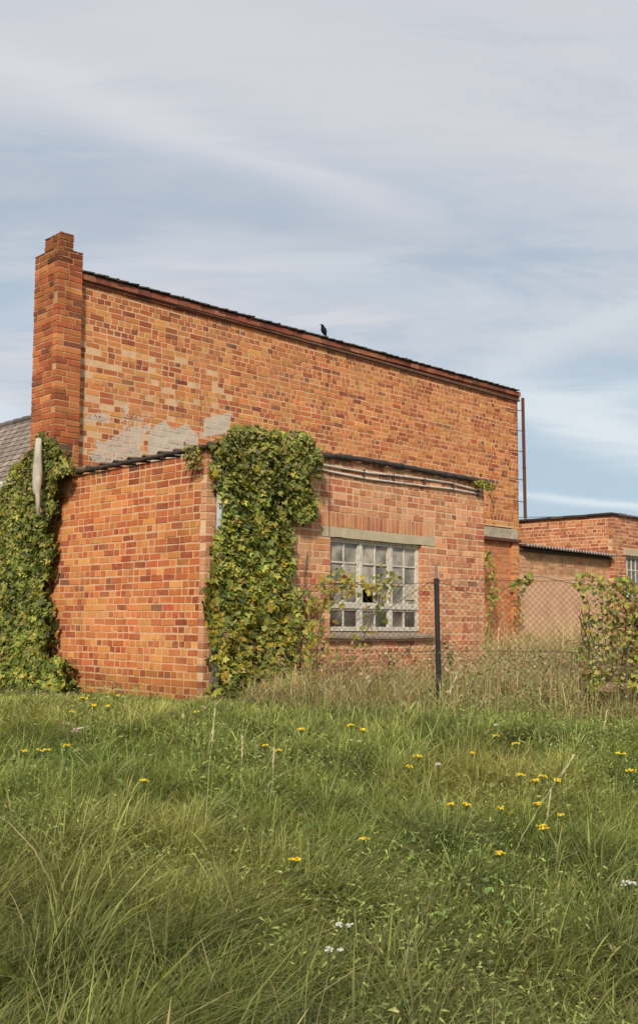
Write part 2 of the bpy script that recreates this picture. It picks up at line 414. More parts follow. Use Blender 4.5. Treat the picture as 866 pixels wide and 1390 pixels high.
# right return, back part and flat roof
mb = MB(); mortar(mb, (XR, 0, 0), (0, 1, 0), (1, 0, 0), .22, D_WALL, ZMINUS, 2.85, MORT_F)
bricks(mb, (XR, 0, 0), (0, 1, 0), (1, 0, 0), .1, D_WALL, ZMINUS, 2.83, PAL_FRONT, 35)
mb.build('return_wall', M['brick_front'], annex)
mb = MB()
mb.add([(.02, .02, 2.66), (XR - .02, .02, 2.83), (XR - .02, D_WALL, 2.83), (.02, D_WALL, 2.66)], [(0, 1, 2, 3)]); mb.build('roof', M['felt_roof'], annex)
# lintel
mb = MB(); n = 14
vs = []; 
for i in range(n + 1):
    xx = LX0 + .006 + (LX1 - LX0 - .012) * i / n; j = rt.uniform(-.004, .004); j2 = rt.uniform(-.005, .005)
    vs += [(xx, -.006, LZ0 + .002 + j), (xx, -.006, LZ1 + .002 + j2), (xx, .16, LZ0 + .002 + j), (xx, .16, LZ1)]
fs = []
for i in range(n):
    a = i * 4; b = a + 4; fs += [(a, b, b + 1, a + 1), (a, a + 2, b + 2, b), (a + 1, b + 1, b + 3, a + 3)]
fs += [(0, 1, 3, 2), (n * 4, n * 4 + 2, n * 4 + 3, n * 4 + 1)]
mb.add(vs, fs); mb.build('lintel', M['concrete'], annex)
# window
RY = .055                                                            # frame set back into the opening
mb = MB(); fw = .028
win_cols = [WX0, WX0 + .597, WX0 + 1.175, WX1]
TZ0, TZ1 = .985, 1.035
mb.box(WX0 + .002, WX1 - .002, RY, RY + .07, WZ1 - fw, WZ1 - .002); mb.box(WX0 + .002, WX1 - .002, RY, RY + .07, WZ0 + .002, WZ0 + .03)
mb.box(WX0 + .002, WX0 + fw, RY + .001, RY + .069, WZ0 + .03, WZ1 - fw); mb.box(WX1 - fw, WX1 - .002, RY + .001, RY + .069, WZ0 + .03, WZ1 - fw)
mb.box(WX0 + fw, WX1 - fw, RY - .012, RY + .06, TZ0, TZ1)
for xx in win_cols[1:3]:
    mb.box(xx - .022, xx + .022, RY - .004, RY + .062, WZ0 + .03, TZ0); mb.box(xx - .022, xx + .022, RY - .004, RY + .062, TZ1, WZ1 - fw)
win = mb.build('window', M['paintwood'], annex)
panes = []
rw = random.Random(3)
for k in range(3):
    a = win_cols[k] + (fw if k == 0 else .022); b = win_cols[k + 1] - (fw if k == 2 else .022)
    for (z0, z1, nr) in ((TZ1, WZ1 - fw, 3), (WZ0 + .03, TZ0, 1)):
        mb = MB(); st = .026; y0, y1 = RY + .006, RY + .045
        A, B, C0, C1 = a + .002, b - .002, z0 + .002, z1 - .002
        mb.box(A, A + st, y0, y1, C0, C1); mb.box(B - st, B, y0, y1, C0, C1)
        mb.box(A + st, B - st, y0 + .001, y1, C0, C0 + st); mb.box(A + st, B - st, y0 + .001, y1, C1 - st, C1)
        mx = (A + B) / 2; w = .010
        mb.box(mx - w, mx + w, y0 + .004, y1 - .006, C0 + st, C1 - st)
        for r_ in range(1, nr):
            zc = C0 + st + (C1 - C0 - 2 * st) * r_ / nr
            mb.box(A + st, mx - w, y0 + .005, y1 - .007, zc - w, zc + w); mb.box(mx + w, B - st, y0 + .005, y1 - .007, zc - w, zc + w)
        cs = mb.build('casement', M['paintwood'], win)
        for ci, (pa, pb) in enumerate(((A + st, mx - w), (mx + w, B - st))):
            for r_ in range(nr):
                hh = (C1 - C0 - 2 * st) / nr; pz0 = C0 + st + hh * r_; pz1 = pz0 + hh
                panes.append((k, nr, ci, r_, pa, pb, pz0, pz1))
mb = MB(); bo = MB()
for (k, nr, ci, r_, pa, pb, z0, z1) in panes:
    if (k, nr, ci, r_) == (1, 3, 0, 0): continue                     # broken out
    if (k, nr, ci, r_) == (2, 3, 1, 0): bo.box(pa, pb, RY + .015, RY + .022, z0 + .055, z1, (.5, .5, .5)); 
    t = rw.uniform(-.006, .006); t2 = rw.uniform(-.006, .006); y = RY + .028
    mb.add([(pa, y + t, z0), (pb, y - t, z0), (pb, y - t + t2, z1), (pa, y + t + t2, z1)], [(0, 1, 2, 3)], [tuple([max(0, min(1, (.75 if nr == 3 else .4) + rw.uniform(-.45, .35) + (.15 if q_ > 1 else 0)))] * 3) for q_ in range(4)])  # pane tone sets dust and also paints in reflected sky light
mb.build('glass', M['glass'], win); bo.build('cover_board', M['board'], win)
mb = MB()
for k in range(60):                                                   # hanging dusty cloth behind the panes
    x0 = WX0 + (WX1 - WX0) * k / 60; x1 = WX0 + (WX1 - WX0) * (k + 1) / 60
    f = lambda q: .20 + .012 * math.sin(q * 17) + .03 * math.sin(q * 7)
    zt_ = lambda q: 1.75 if q < 2.6 else (1.12 + .1 * math.sin(q * 6))
    if 2.52 < x0 < 2.8: continue
    mb.add([(x0, f(x0), .7), (x1, f(x1), .7), (x1, f(x1), zt_(x1)), (x0, f(x0), zt_(x0))], [(0, 1, 2, 3)])
mb.build('curtain', M['curtain'], win)
mb = MB(); mb.box(.23, XR - .23, 1.2, 1.25, -.2, 2.6); mb.box(.23, XR - .23, .24, 1.2, -.2, -.15); mb.build('interior_wall', M['dark'], annex)  # dark box added so the glass looks into darkness
# sill
mb = MB()
x = WX0 - .06
vs = []; n = 18
for i in range(n + 1):
    xx = WX0 - .05 + (WX1 - WX0 + .24) * i / n; j = rt.uniform(-.003, .003); sg = -.012 * math.sin(i / n * math.pi)
    zt1 = WZ0 - .005; vs += [(xx, RY + .03, zt1), (xx, -.055, zt1 - .045 + j + sg), (xx, -.055, zt1 - .075 + j + sg), (xx, .05, zt1 - .075)]
fs = []
for i in range(n):
    a = i * 4; b = a + 4; fs += [(a + 1, b + 1, b, a), (a + 2, b + 2, b + 1, a + 1), (a + 3, b + 3, b + 2, a + 2)]
fs += [(0, 3, 2, 1), (n * 4, n * 4 + 1, n * 4 + 2, n * 4 + 3)]
mb.add(vs, fs); mb.build('sill', M['sill'], annex)
mb = MB(); x = WX0 - .045
while x < WX1 + .18:
    mb.box(x + .003, x + .11, -.048 + rt.uniform(-.003, .003), .04, WZ0 - .122 + rt.uniform(-.003, .003), WZ0 - .083, (.2, .1, .06)); x += .113
mb.build('sill_tile', M['sillred'], annex)
# coping : felt roll with lumps on the front, tiles with wavy edge on the side
def roll(pts, r0, seed, name, parent, material, seg=.05, lump=.35, flat=.75):
    r = random.Random(seed); P = []; pts = [Vector(p) for p in pts]
    for a, b in zip(pts, pts[1:]):
        n = max(2, int((b - a).length / seg))
        for i in range(n): P.append(a.lerp(b, i / n))
    P.append(pts[-1]); rs = []
    ph = r.random() * 6; acc = 0
    for i, p in enumerate(P):
        if i: acc += (p - P[i - 1]).length
        saw = (acc / .33 + ph) % 1
        rs.append(r0 * (.8 + lump * (saw ** 2) + r.uniform(-.08, .08)))
    m_ = MB(); m_.tube([p + Vector((0, 0, r.uniform(-.004, .004))) for p in P], rs, 8)
    return m_.build(name, material, parent, smooth=True)
roll([(1.2, -.03, ftop(1.2) + .03), (2.4, -.035, ftop(2.4) + .03), (3.3, -.03, ftop(3.3) + .028), (XR + .02, -.03, ftop(XR) + .012)], .042, 5, 'coping', annex, M['felt'])
roll([(.0, -.03, 2.73), (1.2, -.03, ftop(1.2) + .03)], .042, 6, 'coping', annex, M['felt'])
roll([(-.035, -.04, 2.715), (-.035, 3.2, 2.685)], .030, 8, 'gutter', annex, M['felt'], lump=.12)
mb = MB(); y = -.05; rr = random.Random(9)
while y < 3.2:                                                        # curved edge tiles
    L = .305; n = 8; vs = []; hh = rr.uniform(.035, .05); col = rr.choice([(.11, .07, .05), (.16, .10, .07), (.07, .05, .045), (.20, .13, .08)])
    for i in range(n + 1):
        t = i / n; z = 2.722 + hh * (t ** 2.2) * (1 if t < .92 else .45) - .012
        yy = y + L * t
        vs += [(-.06 + .01 * t, yy, z), (-.06 + .01 * t, yy, z + .016), (.3, yy, z + .03), (.3, yy, z + .046)]
    fs = []
    for i in range(n): a = i * 4; b = a + 4; fs += [(a, a + 1, b + 1, b), (a + 1, a + 3, b + 3, b + 1), (a, b, b + 2, a + 2)]
    fs += [(0, 2, 3, 1), (n * 4, n * 4 + 1, n * 4 + 3, n * 4 + 2)]
    mb.add(vs, fs, col); y += L
mb.build('edge_tiles', M['tile'], annex)
# conduits on the window front
def sag(p0, p1, n, amt, j=0.0):
    out = []
    for i in range(n + 1):
        t = i / n; p = Vector(p0).lerp(Vector(p1), t); p.z -= amt * 4 * t * (1 - t); p.z += rt.uniform(-j, j); out.append(p)
    return out
def conduit(pxs, name='conduit', r=.0125, y=-.02):
    P = [Vector(onY(a, b, y)) for a, b in pxs]; m_ = MB(); Q = []
    for a, b in zip(P, P[1:]):
        for i in range(4): Q.append(a.lerp(b, i / 4))
    Q.append(P[-1]); m_.tube(Q, r, 8); return m_.build(name, M['conduit'], annex, smooth=True)
conduit([(300, 617), (434, 630), (470, 636.5), (500, 641.5), (540, 645.5), (575, 650), (612, 655.5), (654, 667)])
conduit([(300, 625), (434, 637), (470, 644.5), (500, 650), (540, 655), (575, 659.5), (612, 663.5), (654, 671)])
for pxx, pyy in ((493, 641), (533, 646), (575, 651), (614, 658), (648, 667)):
    p = onY(pxx, pyy, -.012); mb = MB(); mb.box(p[0] - .006, p[0] + .006, -.038, .0, p[2] - .075, p[2] + .03); mb.build('conduit_bracket', M['darkiron'], annex)
mb = MB(); p = onY(447.5, 640, -.006); mb.tube([(p[0], -.006, ftop(1.9)), (p[0] + .004, -.008, 2.4), (p[0] - .002, -.007, LZ1 + .1), (p[0], -.012, WZ1 + .01)], .0035, 5)
mb.build('cable', M['darkiron'], annex)
# corner downpipe, mostly in the leaves
mb = MB(); mb.tube([(.15, -.06, 2.62), (.14, -.065, 1.9), (.13, -.06, .1)], .036, 12); mb.build('downpipe', M['downpipe'], annex, smooth=True)

# ================================================================== TALL HALL WALL
hall = thing('brick_hall', (0, 3.35, 0), 'tall orange brick wall with faded white paint patches, square pier and tiled coping', 'building')
HY = 3.35; PY = 3.25
PX0 = -.05; PX1 = float(onY(111, 400, PY)[0])
HX1 = float(onY(703, 600, HY)[0])
tl = onY(116, 371, HY); tr = onY(702, 531, HY); hz0, hz1 = 5.70, 5.79
hz0 = float(tl[2]); hz1 = float(tr[2])
htop = lambda s: hz0 + (hz1 - hz0) * s / HX1 - .115
DX0, DX1 = float(onY(656, 730, HY)[0]), float(onY(696, 760, HY)[0]); DZ = float(onY(680, 733, HY)[2])
# paint shapes, measured on the wall
def z3(pts): return [tuple(float(q) for q in onY(100 + a / 3.765, 530 + b / 3.765, HY)[[0, 2]]) for a, b in pts]
PA = [(z3([(378, 232), (400, 190), (468, 150), (498, 192), (520, 195), (575, 168), (636, 228), (634, 330), (378, 380)]), .86),
      (z3([(662, 146), (806, 108), (792, 218), (664, 236)]), .95),
      (z3([(110, 400), (88, 350), (70, 315), (118, 300), (105, 240), (160, 262), (235, 215), (300, 190), (400, 165), (395, 200), (346, 230), (346, 380)]), .60),
      (z3([(50, 130), (120, 110), (178, 112), (202, 168), (160, 170), (100, 160), (56, 152)]), .56),
      (z3([(250, 66), (286, 72), (282, 110), (262, 128)]), .62),
      (z3([(240, 122), (400, 112), (402, 130), (330, 172), (300, 200), (230, 210)]), .50)]
PBOX = (float(onY(104, 560, HY)[0]), float(onY(325, 560, HY)[0]), 3.0, 4.75)
def paintf(s, z):
    if not (PBOX[0] < s < PBOX[1] and PBOX[2] < z < PBOX[3]): return 0.0
    v = 0.0
    for poly, k in PA:
        if inpoly(s, z, poly): v = max(v, k)
    return v
def stain_shade_hall(s, z, r):
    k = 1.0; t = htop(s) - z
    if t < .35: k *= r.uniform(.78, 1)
    if s < PX1 + .12: k *= r.uniform(.5, .8)  # pier's shadow strip, painted into the brick colour
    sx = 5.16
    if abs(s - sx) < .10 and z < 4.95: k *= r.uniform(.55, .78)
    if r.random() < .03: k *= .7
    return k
mb = MB(); hh_ = [(-1, XR - .2, -1, 2.35), (DX0, DX1, -1, DZ + .27)]
mortar(mb, (0, HY, 0), (1, 0, 0), (0, -1, 0), 0, HX1, ZMINUS, htop, MORT_H, hh_, thick=.36, paint=(paintf, PBOX))
# courses: painted zone gets finely divided faces
bricks(mb, (0, HY, 0), (1, 0, 0), (0, -1, 0), 0, HX1, ZMINUS, htop, PAL_HALL, 51, holes=hh_ + [(PBOX[0], PBOX[1], PBOX[2], 4.67)], dark=stain_shade_hall, hfrac=.55)
bricks(mb, (0, HY, 0), (1, 0, 0), (0, -1, 0), PBOX[0], PBOX[1], 3.0, 4.665, PAL_HALL, 52, dark=stain_shade_hall, hfrac=.55, paint=paintf)
mb.build('wall', M['brick_hall'], hall)
mb = MB(); e1 = HX1
mortar(mb, (HX1, HY, 0), (0, 1, 0), (1, 0, 0), .1, 6, ZMINUS, hz1 - .12, MORT_H); bricks(mb, (HX1, HY, 0), (0, 1, 0), (1, 0, 0), .1, 6, ZMINUS, hz1 - .12, PAL_HALL, 56, hfrac=.5)
mortar(mb, (3.2, 9.3, 0), (1, 0, 0), (0, 1, 0), 0, HX1 - 3.2, ZMINUS, 5.2, MORT_H); mortar(mb, (3.2, HY + .36, 0), (0, 1, 0), (-1, 0, 0), 0, 5.5, ZMINUS, 5.2, MORT_H)
bricks(mb, (3.2, HY + .36, 0), (0, 1, 0), (-1, 0, 0), 0, 5.5, 2.5, 5.2, PAL_HALL, 57)
mb.build('rear_wall', M['brick_hall'], hall)
mb = MB(); mb.add([(3.2, HY + .3, 5.4), (HX1 - .22, HY + .3, 5.4), (HX1 - .22, 9.3, 5.15), (3.2, 9.3, 5.15)], [(0, 1, 2, 3)]); mb.build('roof', M['felt_roof'], hall)
# concrete lintel, steel plate and bricked-up doorway
mb = MB(); mb.box(DX0 + .0, DX1 + .18, HY - .012, HY + .1, DZ + .045, DZ + .245); mb.build('door_lintel', M['concrete2'], hall)
mb = MB(); mb.box(DX0 - .02, HX1 + .01, HY - .05, HY + .05, DZ - .02, DZ + .04); mb.build('lintel_plate', M['rust'], hall)
mb = MB(); mortar(mb, (DX0, HY + .05, 0), (1, 0, 0), (0, -1, 0), -.1, DX1 - DX0, ZMINUS, DZ + .1, lin('CC8A5C'), thick=.1)
bricks(mb, (DX0, HY + .05, 0), (1, 0, 0), (0, -1, 0), -.1, DX1 - DX0, ZMINUS, DZ, PAL_INFILL, 61, rowmix=lambda i: 'S', wav=.001)
mb.build('bricked_doorway', M['brick_far'], hall)
# pier
mb = MB(); PT = 5.86; PD = .62
for (O, U, Nn, a, b, sd) in (((PX0, PY, 0), (1, 0, 0), (0, -1, 0), 0, PX1 - PX0, 71), ((PX0, PY, 0), (0, 1, 0), (-1, 0, 0), .1, PD, 72), ((PX1, PY, 0), (0, 1, 0), (1, 0, 0), .1, PD, 73), ((PX0, PY + PD, 0), (1, 0, 0), (0, 1, 0), .1, PX1 - PX0 - .1, 74)):
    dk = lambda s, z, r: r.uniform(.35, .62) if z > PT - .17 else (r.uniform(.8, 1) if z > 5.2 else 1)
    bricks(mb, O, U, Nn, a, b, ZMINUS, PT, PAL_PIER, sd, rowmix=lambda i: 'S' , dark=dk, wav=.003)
mb.box(PX0 + .007, PX1 - .007, PY + .007, PY + PD - .007, ZMINUS, PT - .004, MORT_P)
CX0, CX1, CY0, CY1, CT = PX0 + .075, PX1 - .11, PY + .07, PY + .5, PT + .25
for (O, U, Nn, a, b, sd) in (((CX0, CY0, 0), (1, 0, 0), (0, -1, 0), 0, CX1 - CX0, 75), ((CX0, CY0, 0), (0, 1, 0), (-1, 0, 0), .1, CY1 - CY0, 76), ((CX1, CY0, 0), (0, 1, 0), (1, 0, 0), .1, CY1 - CY0, 77), ((CX0, CY1, 0), (1, 0, 0), (0, 1, 0), .1, CX1 - CX0 - .1, 78)):
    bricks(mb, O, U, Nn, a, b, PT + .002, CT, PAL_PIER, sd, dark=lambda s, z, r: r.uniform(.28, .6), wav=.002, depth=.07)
mb.box(CX0 + .008, CX1 - .008, CY0 + .008, CY1 - .008, PT - .01, CT - .006, tuple(x * .5 for x in MORT_P))
# tilted crown brick edge and cement fillet
mb.add([(CX0 - .03, CY0 - .03, PT - .003), (CX1 + .03, CY0 - .03, PT - .003), (CX1 + .03, CY1 + .03, PT - .003), (CX0 - .03, CY1 + .03, PT - .003), (CX0 + .01, CY0 + .01, PT + .035), (CX1 - .01, CY0 + .01, PT + .035), (CX1 - .01, CY1 - .01, PT + .035), (CX0 + .01, CY1 - .01, PT + .035)],
       [(0, 1, 5, 4), (1, 2, 6, 5), (2, 3, 7, 6), (3, 0, 4, 7)], lin('B9A086'))
mb.v = [(v_[0] + max(0, 5.8 - v_[2]) * .015, v_[1], v_[2]) for v_ in mb.v]
mb.build('pier', M['brick_pier'], hall)
# projecting cornice course
mb = MB(); sl = (hz1 - hz0) / HX1
x = PX1 + .01; rc = palette(PAL_CORN, 8); rr = random.Random(12)
while x < HX1 + .03:
    L = .235; z = htop(x); x1 = min(x + L, HX1 + .03); j = rr.uniform(-.003, .003)
    c = rc(); mb.box(x + .003, x1 - .003, HY - .065 + j, HY + .1, z + .002 + j, z + .088 + j, c); mb.box(x + .003, x1 - .003, HY - .03 + j, HY + .1, z - .045 + j, z - .001 + j, tuple(q * .9 for q in rc())); x = x1
mb.box(PX1 + .01, HX1 + .02, HY - .052, HY + .1, htop(0) - .0, htop(0) + .04, (.16, .09, .06))
mb.build('cornice', M['brick_pier'], hall)
mb = MB(); x = PX1 + .005; rr = random.Random(13)
while x < HX1 - .08:
    L = .185; z = htop(min(x, HX1)) + .092; j = rr.uniform(-.004, .006); c = rr.choice([(.05, .045, .035), (.08, .065, .045), (.035, .032, .028), (.10, .075, .05)])
    t0, t1 = rr.uniform(.0, .01), rr.uniform(.012, .026); yo = HY - .10 + rr.uniform(-.012, .012)
    mb.add([(x, yo, z + t0), (x + L * 1.06, yo, z + t1), (x + L * 1.06, HY + .4, z + t1 + .03), (x, HY + .4, z + t0 + .03),
            (x, yo, z + t0 + .018), (x + L * 1.06, yo, z + t1 + .020), (x + L * 1.06, HY + .4, z + t1 + .05), (x, HY + .4, z + t0 + .05)],
           [(0, 3, 2, 1), (4, 5, 6, 7), (0, 1, 5, 4), (1, 2, 6, 5), (2, 3, 7, 6), (3, 0, 4, 7)], c)
    if rr.random() < .75:                                             # cushions of moss
        for q in range(rr.randint(1, 3)):
            cx, cy, cr = x + rr.random() * L, yo + rr.uniform(.01, .06), rr.uniform(.012, .028); vs = []
            for a in range(4):
                for b_ in range(7):
                    th = a / 3 * math.pi / 2; ph = b_ / 7 * 2 * math.pi
                    vs.append((cx + cr * 1.3 * math.cos(th) * math.cos(ph), cy + cr * math.cos(th) * math.sin(ph), z + .03 + cr * .8 * math.sin(th) * rr.uniform(.8, 1.1)))
            mb.add(vs, [(a * 7 + b_, a * 7 + (b_ + 1) % 7, (a + 1) * 7 + (b_ + 1) % 7, (a + 1) * 7 + b_) for a in range(3) for b_ in range(7)], rr.choice([(.06, .065, .03), (.10, .09, .05), (.045, .05, .03)]))
    x += L
mb.build('coping', M['tile'], hall)

# iron pole with brackets at the right corner
p0 = onY(709.5, 540, HY - .07); p1 = onY(713, 704, HY - .07)
pole = thing('iron_pole', (float(p1[0]), HY - .07, float(p1[2])), 'thin rusty iron pole held off the corner of the tall wall', 'pole')
mb = MB(); mb.tube([tuple(p0), tuple((p0 + p1) / 2), tuple(p1)], .034, 10); mb.tube([tuple((p0 * .42 + p1 * .58) + _z * .012), tuple((p0 * .42 + p1 * .58) - _z * .012)], .042, 10)
mb.build('shaft', M['rust'], pole, smooth=False)
for (pyy, l) in ((557.5, 688), (585.5, 691), (613.5, 691), (652, 692), (682, 697)):
    a = onY(l, pyy - 3, HY - .03); t = (pyy - 540) / 164; b = p0 * (1 - t) + p1 * t
    mb = MB(); mb.tube([tuple(a), (float(b[0]) - .02, HY - .055, float(b[2]))], .008, 6); mb.build('bracket', M['darkiron'], pole)

# ================================================================== LEFT WING
wing = thing('brick_wing', (-.02, 4, 0), 'low brick wing with grey tiled roof and white gutter behind the pier', 'building')
WGX = .0; wy0, wy1 = 3.95, 11.0
mb = MB(); mortar(mb, (WGX, wy0, 0), (0, 1, 0), (-1, 0, 0), 0, wy1 - wy0, ZMINUS, 2.72, MORT)
bricks(mb, (WGX, wy0, 0), (0, 1, 0), (-1, 0, 0), 0, wy1 - wy0, ZMINUS, 2.72, PAL_SIDE, 81); mb.build('wall', M['brick_side'], wing)
RXr = 1.35; rzr = float(onX(20, 574, RXr)[2])
mb = MB(); run = RXr - WGX + .12; rise = rzr - 2.72
ang = math.atan2(rise, run); LL = math.hypot(run, rise)
vs = [(0, 0, 0), (7.2, 0, 0), (7.2, LL, 0), (0, LL, 0), (0, 0, -.04), (7.2, 0, -.04), (7.2, LL, -.04), (0, LL, -.04)]
mb.add(vs, [(0, 1, 2, 3), (4, 7, 6, 5), (0, 4, 5, 1), (1, 5, 6, 2), (2, 6, 7, 3), (3, 7, 4, 0)])
ro = mb.build('roof', M['slate'], wing)
# local x -> +Y world reversed, local y -> up the slope (+X,+Z)
Mx = Matrix((( 0, math.cos(ang), -math.sin(ang), WGX - .12), (-1, 0, 0, 11.0), (0, math.sin(ang), math.cos(ang), 2.72), (0, 0, 0, 1)))
ro.matrix_local = Matrix.Translation(-Vector(wing.location)) @ Mx
mb = MB(); mb.add([(RXr, 3.97, rzr - .05), (RXr, 11, rzr - .05), (3.1, 11, rzr - 1.2), (3.1, 3.97, rzr - 1.2)], [(0, 1, 2, 3)]); mb.build('rear_roof', M['felt_roof'], wing)
mb = MB(); y = 3.97; rr = random.Random(3)
while y < 11: mb.tube([(RXr, y, rzr + .005), (RXr, y + .3, rzr + .012)], [.05, .06], 8, rr.choice([(.12, .10, .09), (.17, .14, .12)])); y += .29
mb.build('ridge_tiles', M['tile'], wing)
mb = MB(); mb.tube([(WGX - .17, 3.9, 2.66), (WGX - .17, 11, 2.68)], .055, 10); mb.build('gutter', M['gutter'], wing, smooth=True)
# streaked vent pipe standing in the creeper
pp = [(52.5, 595, .034), (52, 606, .044), (51.5, 625, .050), (51, 640, .062), (50.5, 655, .058), (49.5, 668, .046), (51, 672, .030), (52, 700, .026)]
mb = MB(); P = [tuple(onX(a, b, -.42)) for a, b, _ in pp]; mb.tube(P, [r for *_, r in pp], 12)
pz = P[-1]; vp = thing('vent_pipe', (pz[0], pz[1], pz[2]), 'pale lime-streaked vent pipe rising out of the creeper beside the pier', 'pipe'); mb.build('pipe', M['pale_pipe'], vp, smooth=True)

# ================================================================== RIGHT BUILDINGS
dd = ray(830, 699); rbp = CAM + dd * (23.8 / float(dd @ _f0)); RX, RYY, RZ = float(rbp[0]), float(rbp[1]), float(rbp[2])
far = thing('brick_outbuilding', (RX, RYY, 0), 'flat-topped brick outbuilding with a small barred window at the right edge', 'building')
fwx0, fwx1 = float(onY(850, 780, RYY)[0]), float(onY(850, 780, RYY)[0]) + 1.25
fz1, fz0 = float(onY(852, 754, RYY)[2]), float(onY(852, 812, RYY)[2])
mb = MB(); hs = [(fwx0 - RX, fwx1 - RX, fz0, fz1), (fwx0 - RX - .12, fwx1 - RX + .12, fz1, fz1 + .15)]
mortar(mb, (RX, RYY, 0), (1, 0, 0), (0, -1, 0), 0, 7, ZMINUS, RZ, MORT_F, hs); bricks(mb, (RX, RYY, 0), (1, 0, 0), (0, -1, 0), 0, 7, ZMINUS, RZ, PAL_FAR, 91, holes=hs)
mb.build('front_wall', M['brick_far'], far)
mb = MB(); mortar(mb, (RX, RYY, 0), (0, 1, 0), (-1, 0, 0), .1, 6, ZMINUS, RZ, MORT_F); bricks(mb, (RX, RYY, 0), (0, 1, 0), (-1, 0, 0), .1, 6, 2.0, RZ, PAL_FAR, 92, rowmix=lambda i: 'H' if i % 3 == 0 else 'S')
mb.build('side_wall', M['brick_far'], far)
mb = MB(); mb.box(fwx0 - .115, fwx1 + .115, RYY - .01, RYY + .15, fz1 + .003, fz1 + .147); mb.build('lintel', M['concrete'], far)
mb = MB(); yy = RYY + .07
for a, b in ((fwx0, fwx0 + .05), (fwx1 - .05, fwx1)): mb.box(a + .002, b, yy, yy + .06, fz0 + .002, fz1 - .002)
mb.box(fwx0 + .05, fwx1 - .05, yy + .002, yy + .058, fz1 - .05, fz1 - .002); mb.box(fwx0 + .05, fwx1 - .05, yy + .002, yy + .058, fz0 + .002, fz0 + .05)
for k in range(1, 6): xx = fwx0 + 1.25 * k / 6; mb.box(xx - .012, xx + .012, yy + .01, yy + .05, fz0 + .05, fz1 - .05)
for k in range(1, 3): zc = fz0 + (fz1 - fz0) * k / 3; mb.box(fwx0 + .05, fwx1 - .05, yy + .015, yy + .045, zc - .012, zc + .012)
fwin = mb.build('window', M['paintwood'], far)
mb = MB(); mb.add([(fwx0 + .04, yy + .03, fz0 + .04), (fwx1 - .04, yy + .03, fz0 + .04), (fwx1 - .04, yy + .03, fz1 - .04), (fwx0 + .04, yy + .03, fz1 - .04)], [(0, 1, 2, 3)]); mb.build('glass', M['glass'], fwin)
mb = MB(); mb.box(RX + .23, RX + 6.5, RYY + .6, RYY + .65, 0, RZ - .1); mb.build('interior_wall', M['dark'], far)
mb = MB()
y = RYY - .05; rr = random.Random(5)
while y < RYY + 6: L = .33; mb.box(RX - .07, RX + .25, y, y + L - .008, RZ + .004 + rr.uniform(0, .008), RZ + .045 + rr.uniform(0, .014), rr.choice([(.06, .05, .045), (.12, .10, .09), (.045, .04, .04)])); y += L
x = RX + .256
while x < RX + 7: L = .33; mb.box(x, x + L - .008, RYY - .07, RYY + .25, RZ + .004 + rr.uniform(0, .008), RZ + .05 + rr.uniform(0, .014), rr.choice([(.10, .08, .065), (.15, .12, .10), (.06, .05, .045)])); x += L
mb.build('coping', M['tile'], far)
mb = MB(); mb.add([(RX + .3, RYY + .26, RZ + .03), (RX + 8, RYY + .26, RZ + .03), (RX + 8, RYY + 5, RZ + .95), (RX + .3, RYY + 5, RZ + .28)], [(0, 1, 2, 3)]); mb.build('roof', M['corr'], far)

lean = thing('lean_to', (HX1 + .1, HY + .06, 0), 'low peach-rendered lean-to with a corrugated roof edge between two brick buildings', 'outbuilding')
LY = HY + .06; lz = float(onY(765, 752, LY)[2]); lzr = 1.86
mb = MB(); mortar(mb, (HX1 + .01, LY, 0), (1, 0, 0), (0, -1, 0), 0, RX - HX1 - .02, ZMINUS, lz, lin('C39A70'), thick=.2)
bricks(mb, (HX1 + .01, LY, 0), (1, 0, 0), (0, -1, 0), 0, RX - HX1 - .02, lzr - .08, lz, PAL_LEAN, 95, wav=.002); mb.build('wall', M['brick_far'], lean)
mb = MB(); nx, nz = 60, 34
g = [(HX1 + .012 + (RX - HX1 - .03) * i / nx, LY - .014, ZMINUS + (lzr + .03 * float(vnoise(i, 3, .2)) - ZMINUS) * j / nz) for j in range(nz + 1) for i in range(nx + 1)]
mb.add(g, [(j * (nx + 1) + i, j * (nx + 1) + i + 1, (j + 1) * (nx + 1) + i + 1, (j + 1) * (nx + 1) + i) for j in range(nz) for i in range(nx)]); mb.build('render_coat', M['render'], lean, smooth=True)
mb = MB(); x0, x1 = HX1 + .02, RX - .02; n = int((x1 - x0) / .016); vs = []
for i in range(n + 1):
    xx = x0 + (x1 - x0) * i / n; w = .024 * math.sin(xx * 2 * math.pi / .115)
    dz = -.03 * (i / n); yy0 = LY - .24
    vs += [(xx, yy0, lz + .075 + w + dz), (xx, yy0, lz + .087 + w + dz), (xx, LY + 2.6, lz + .30 + w), (xx, LY + 2.6, lz + .312 + w)]
fs = []
for i in range(n): a = i * 4; b = a + 4; fs += [(a, b, b + 1, a + 1), (a + 1, b + 1, b + 3, a + 3), (a, a + 2, b + 2, b)]
mb.add(vs, fs); mb.build('corrugated_roof', M['corr'], lean)
mb = MB(); mb.box(x0, x1, LY - .07, LY - .004, lz - .03, lz + .035); mb.build('wall_plate', M['darkiron'], lean)

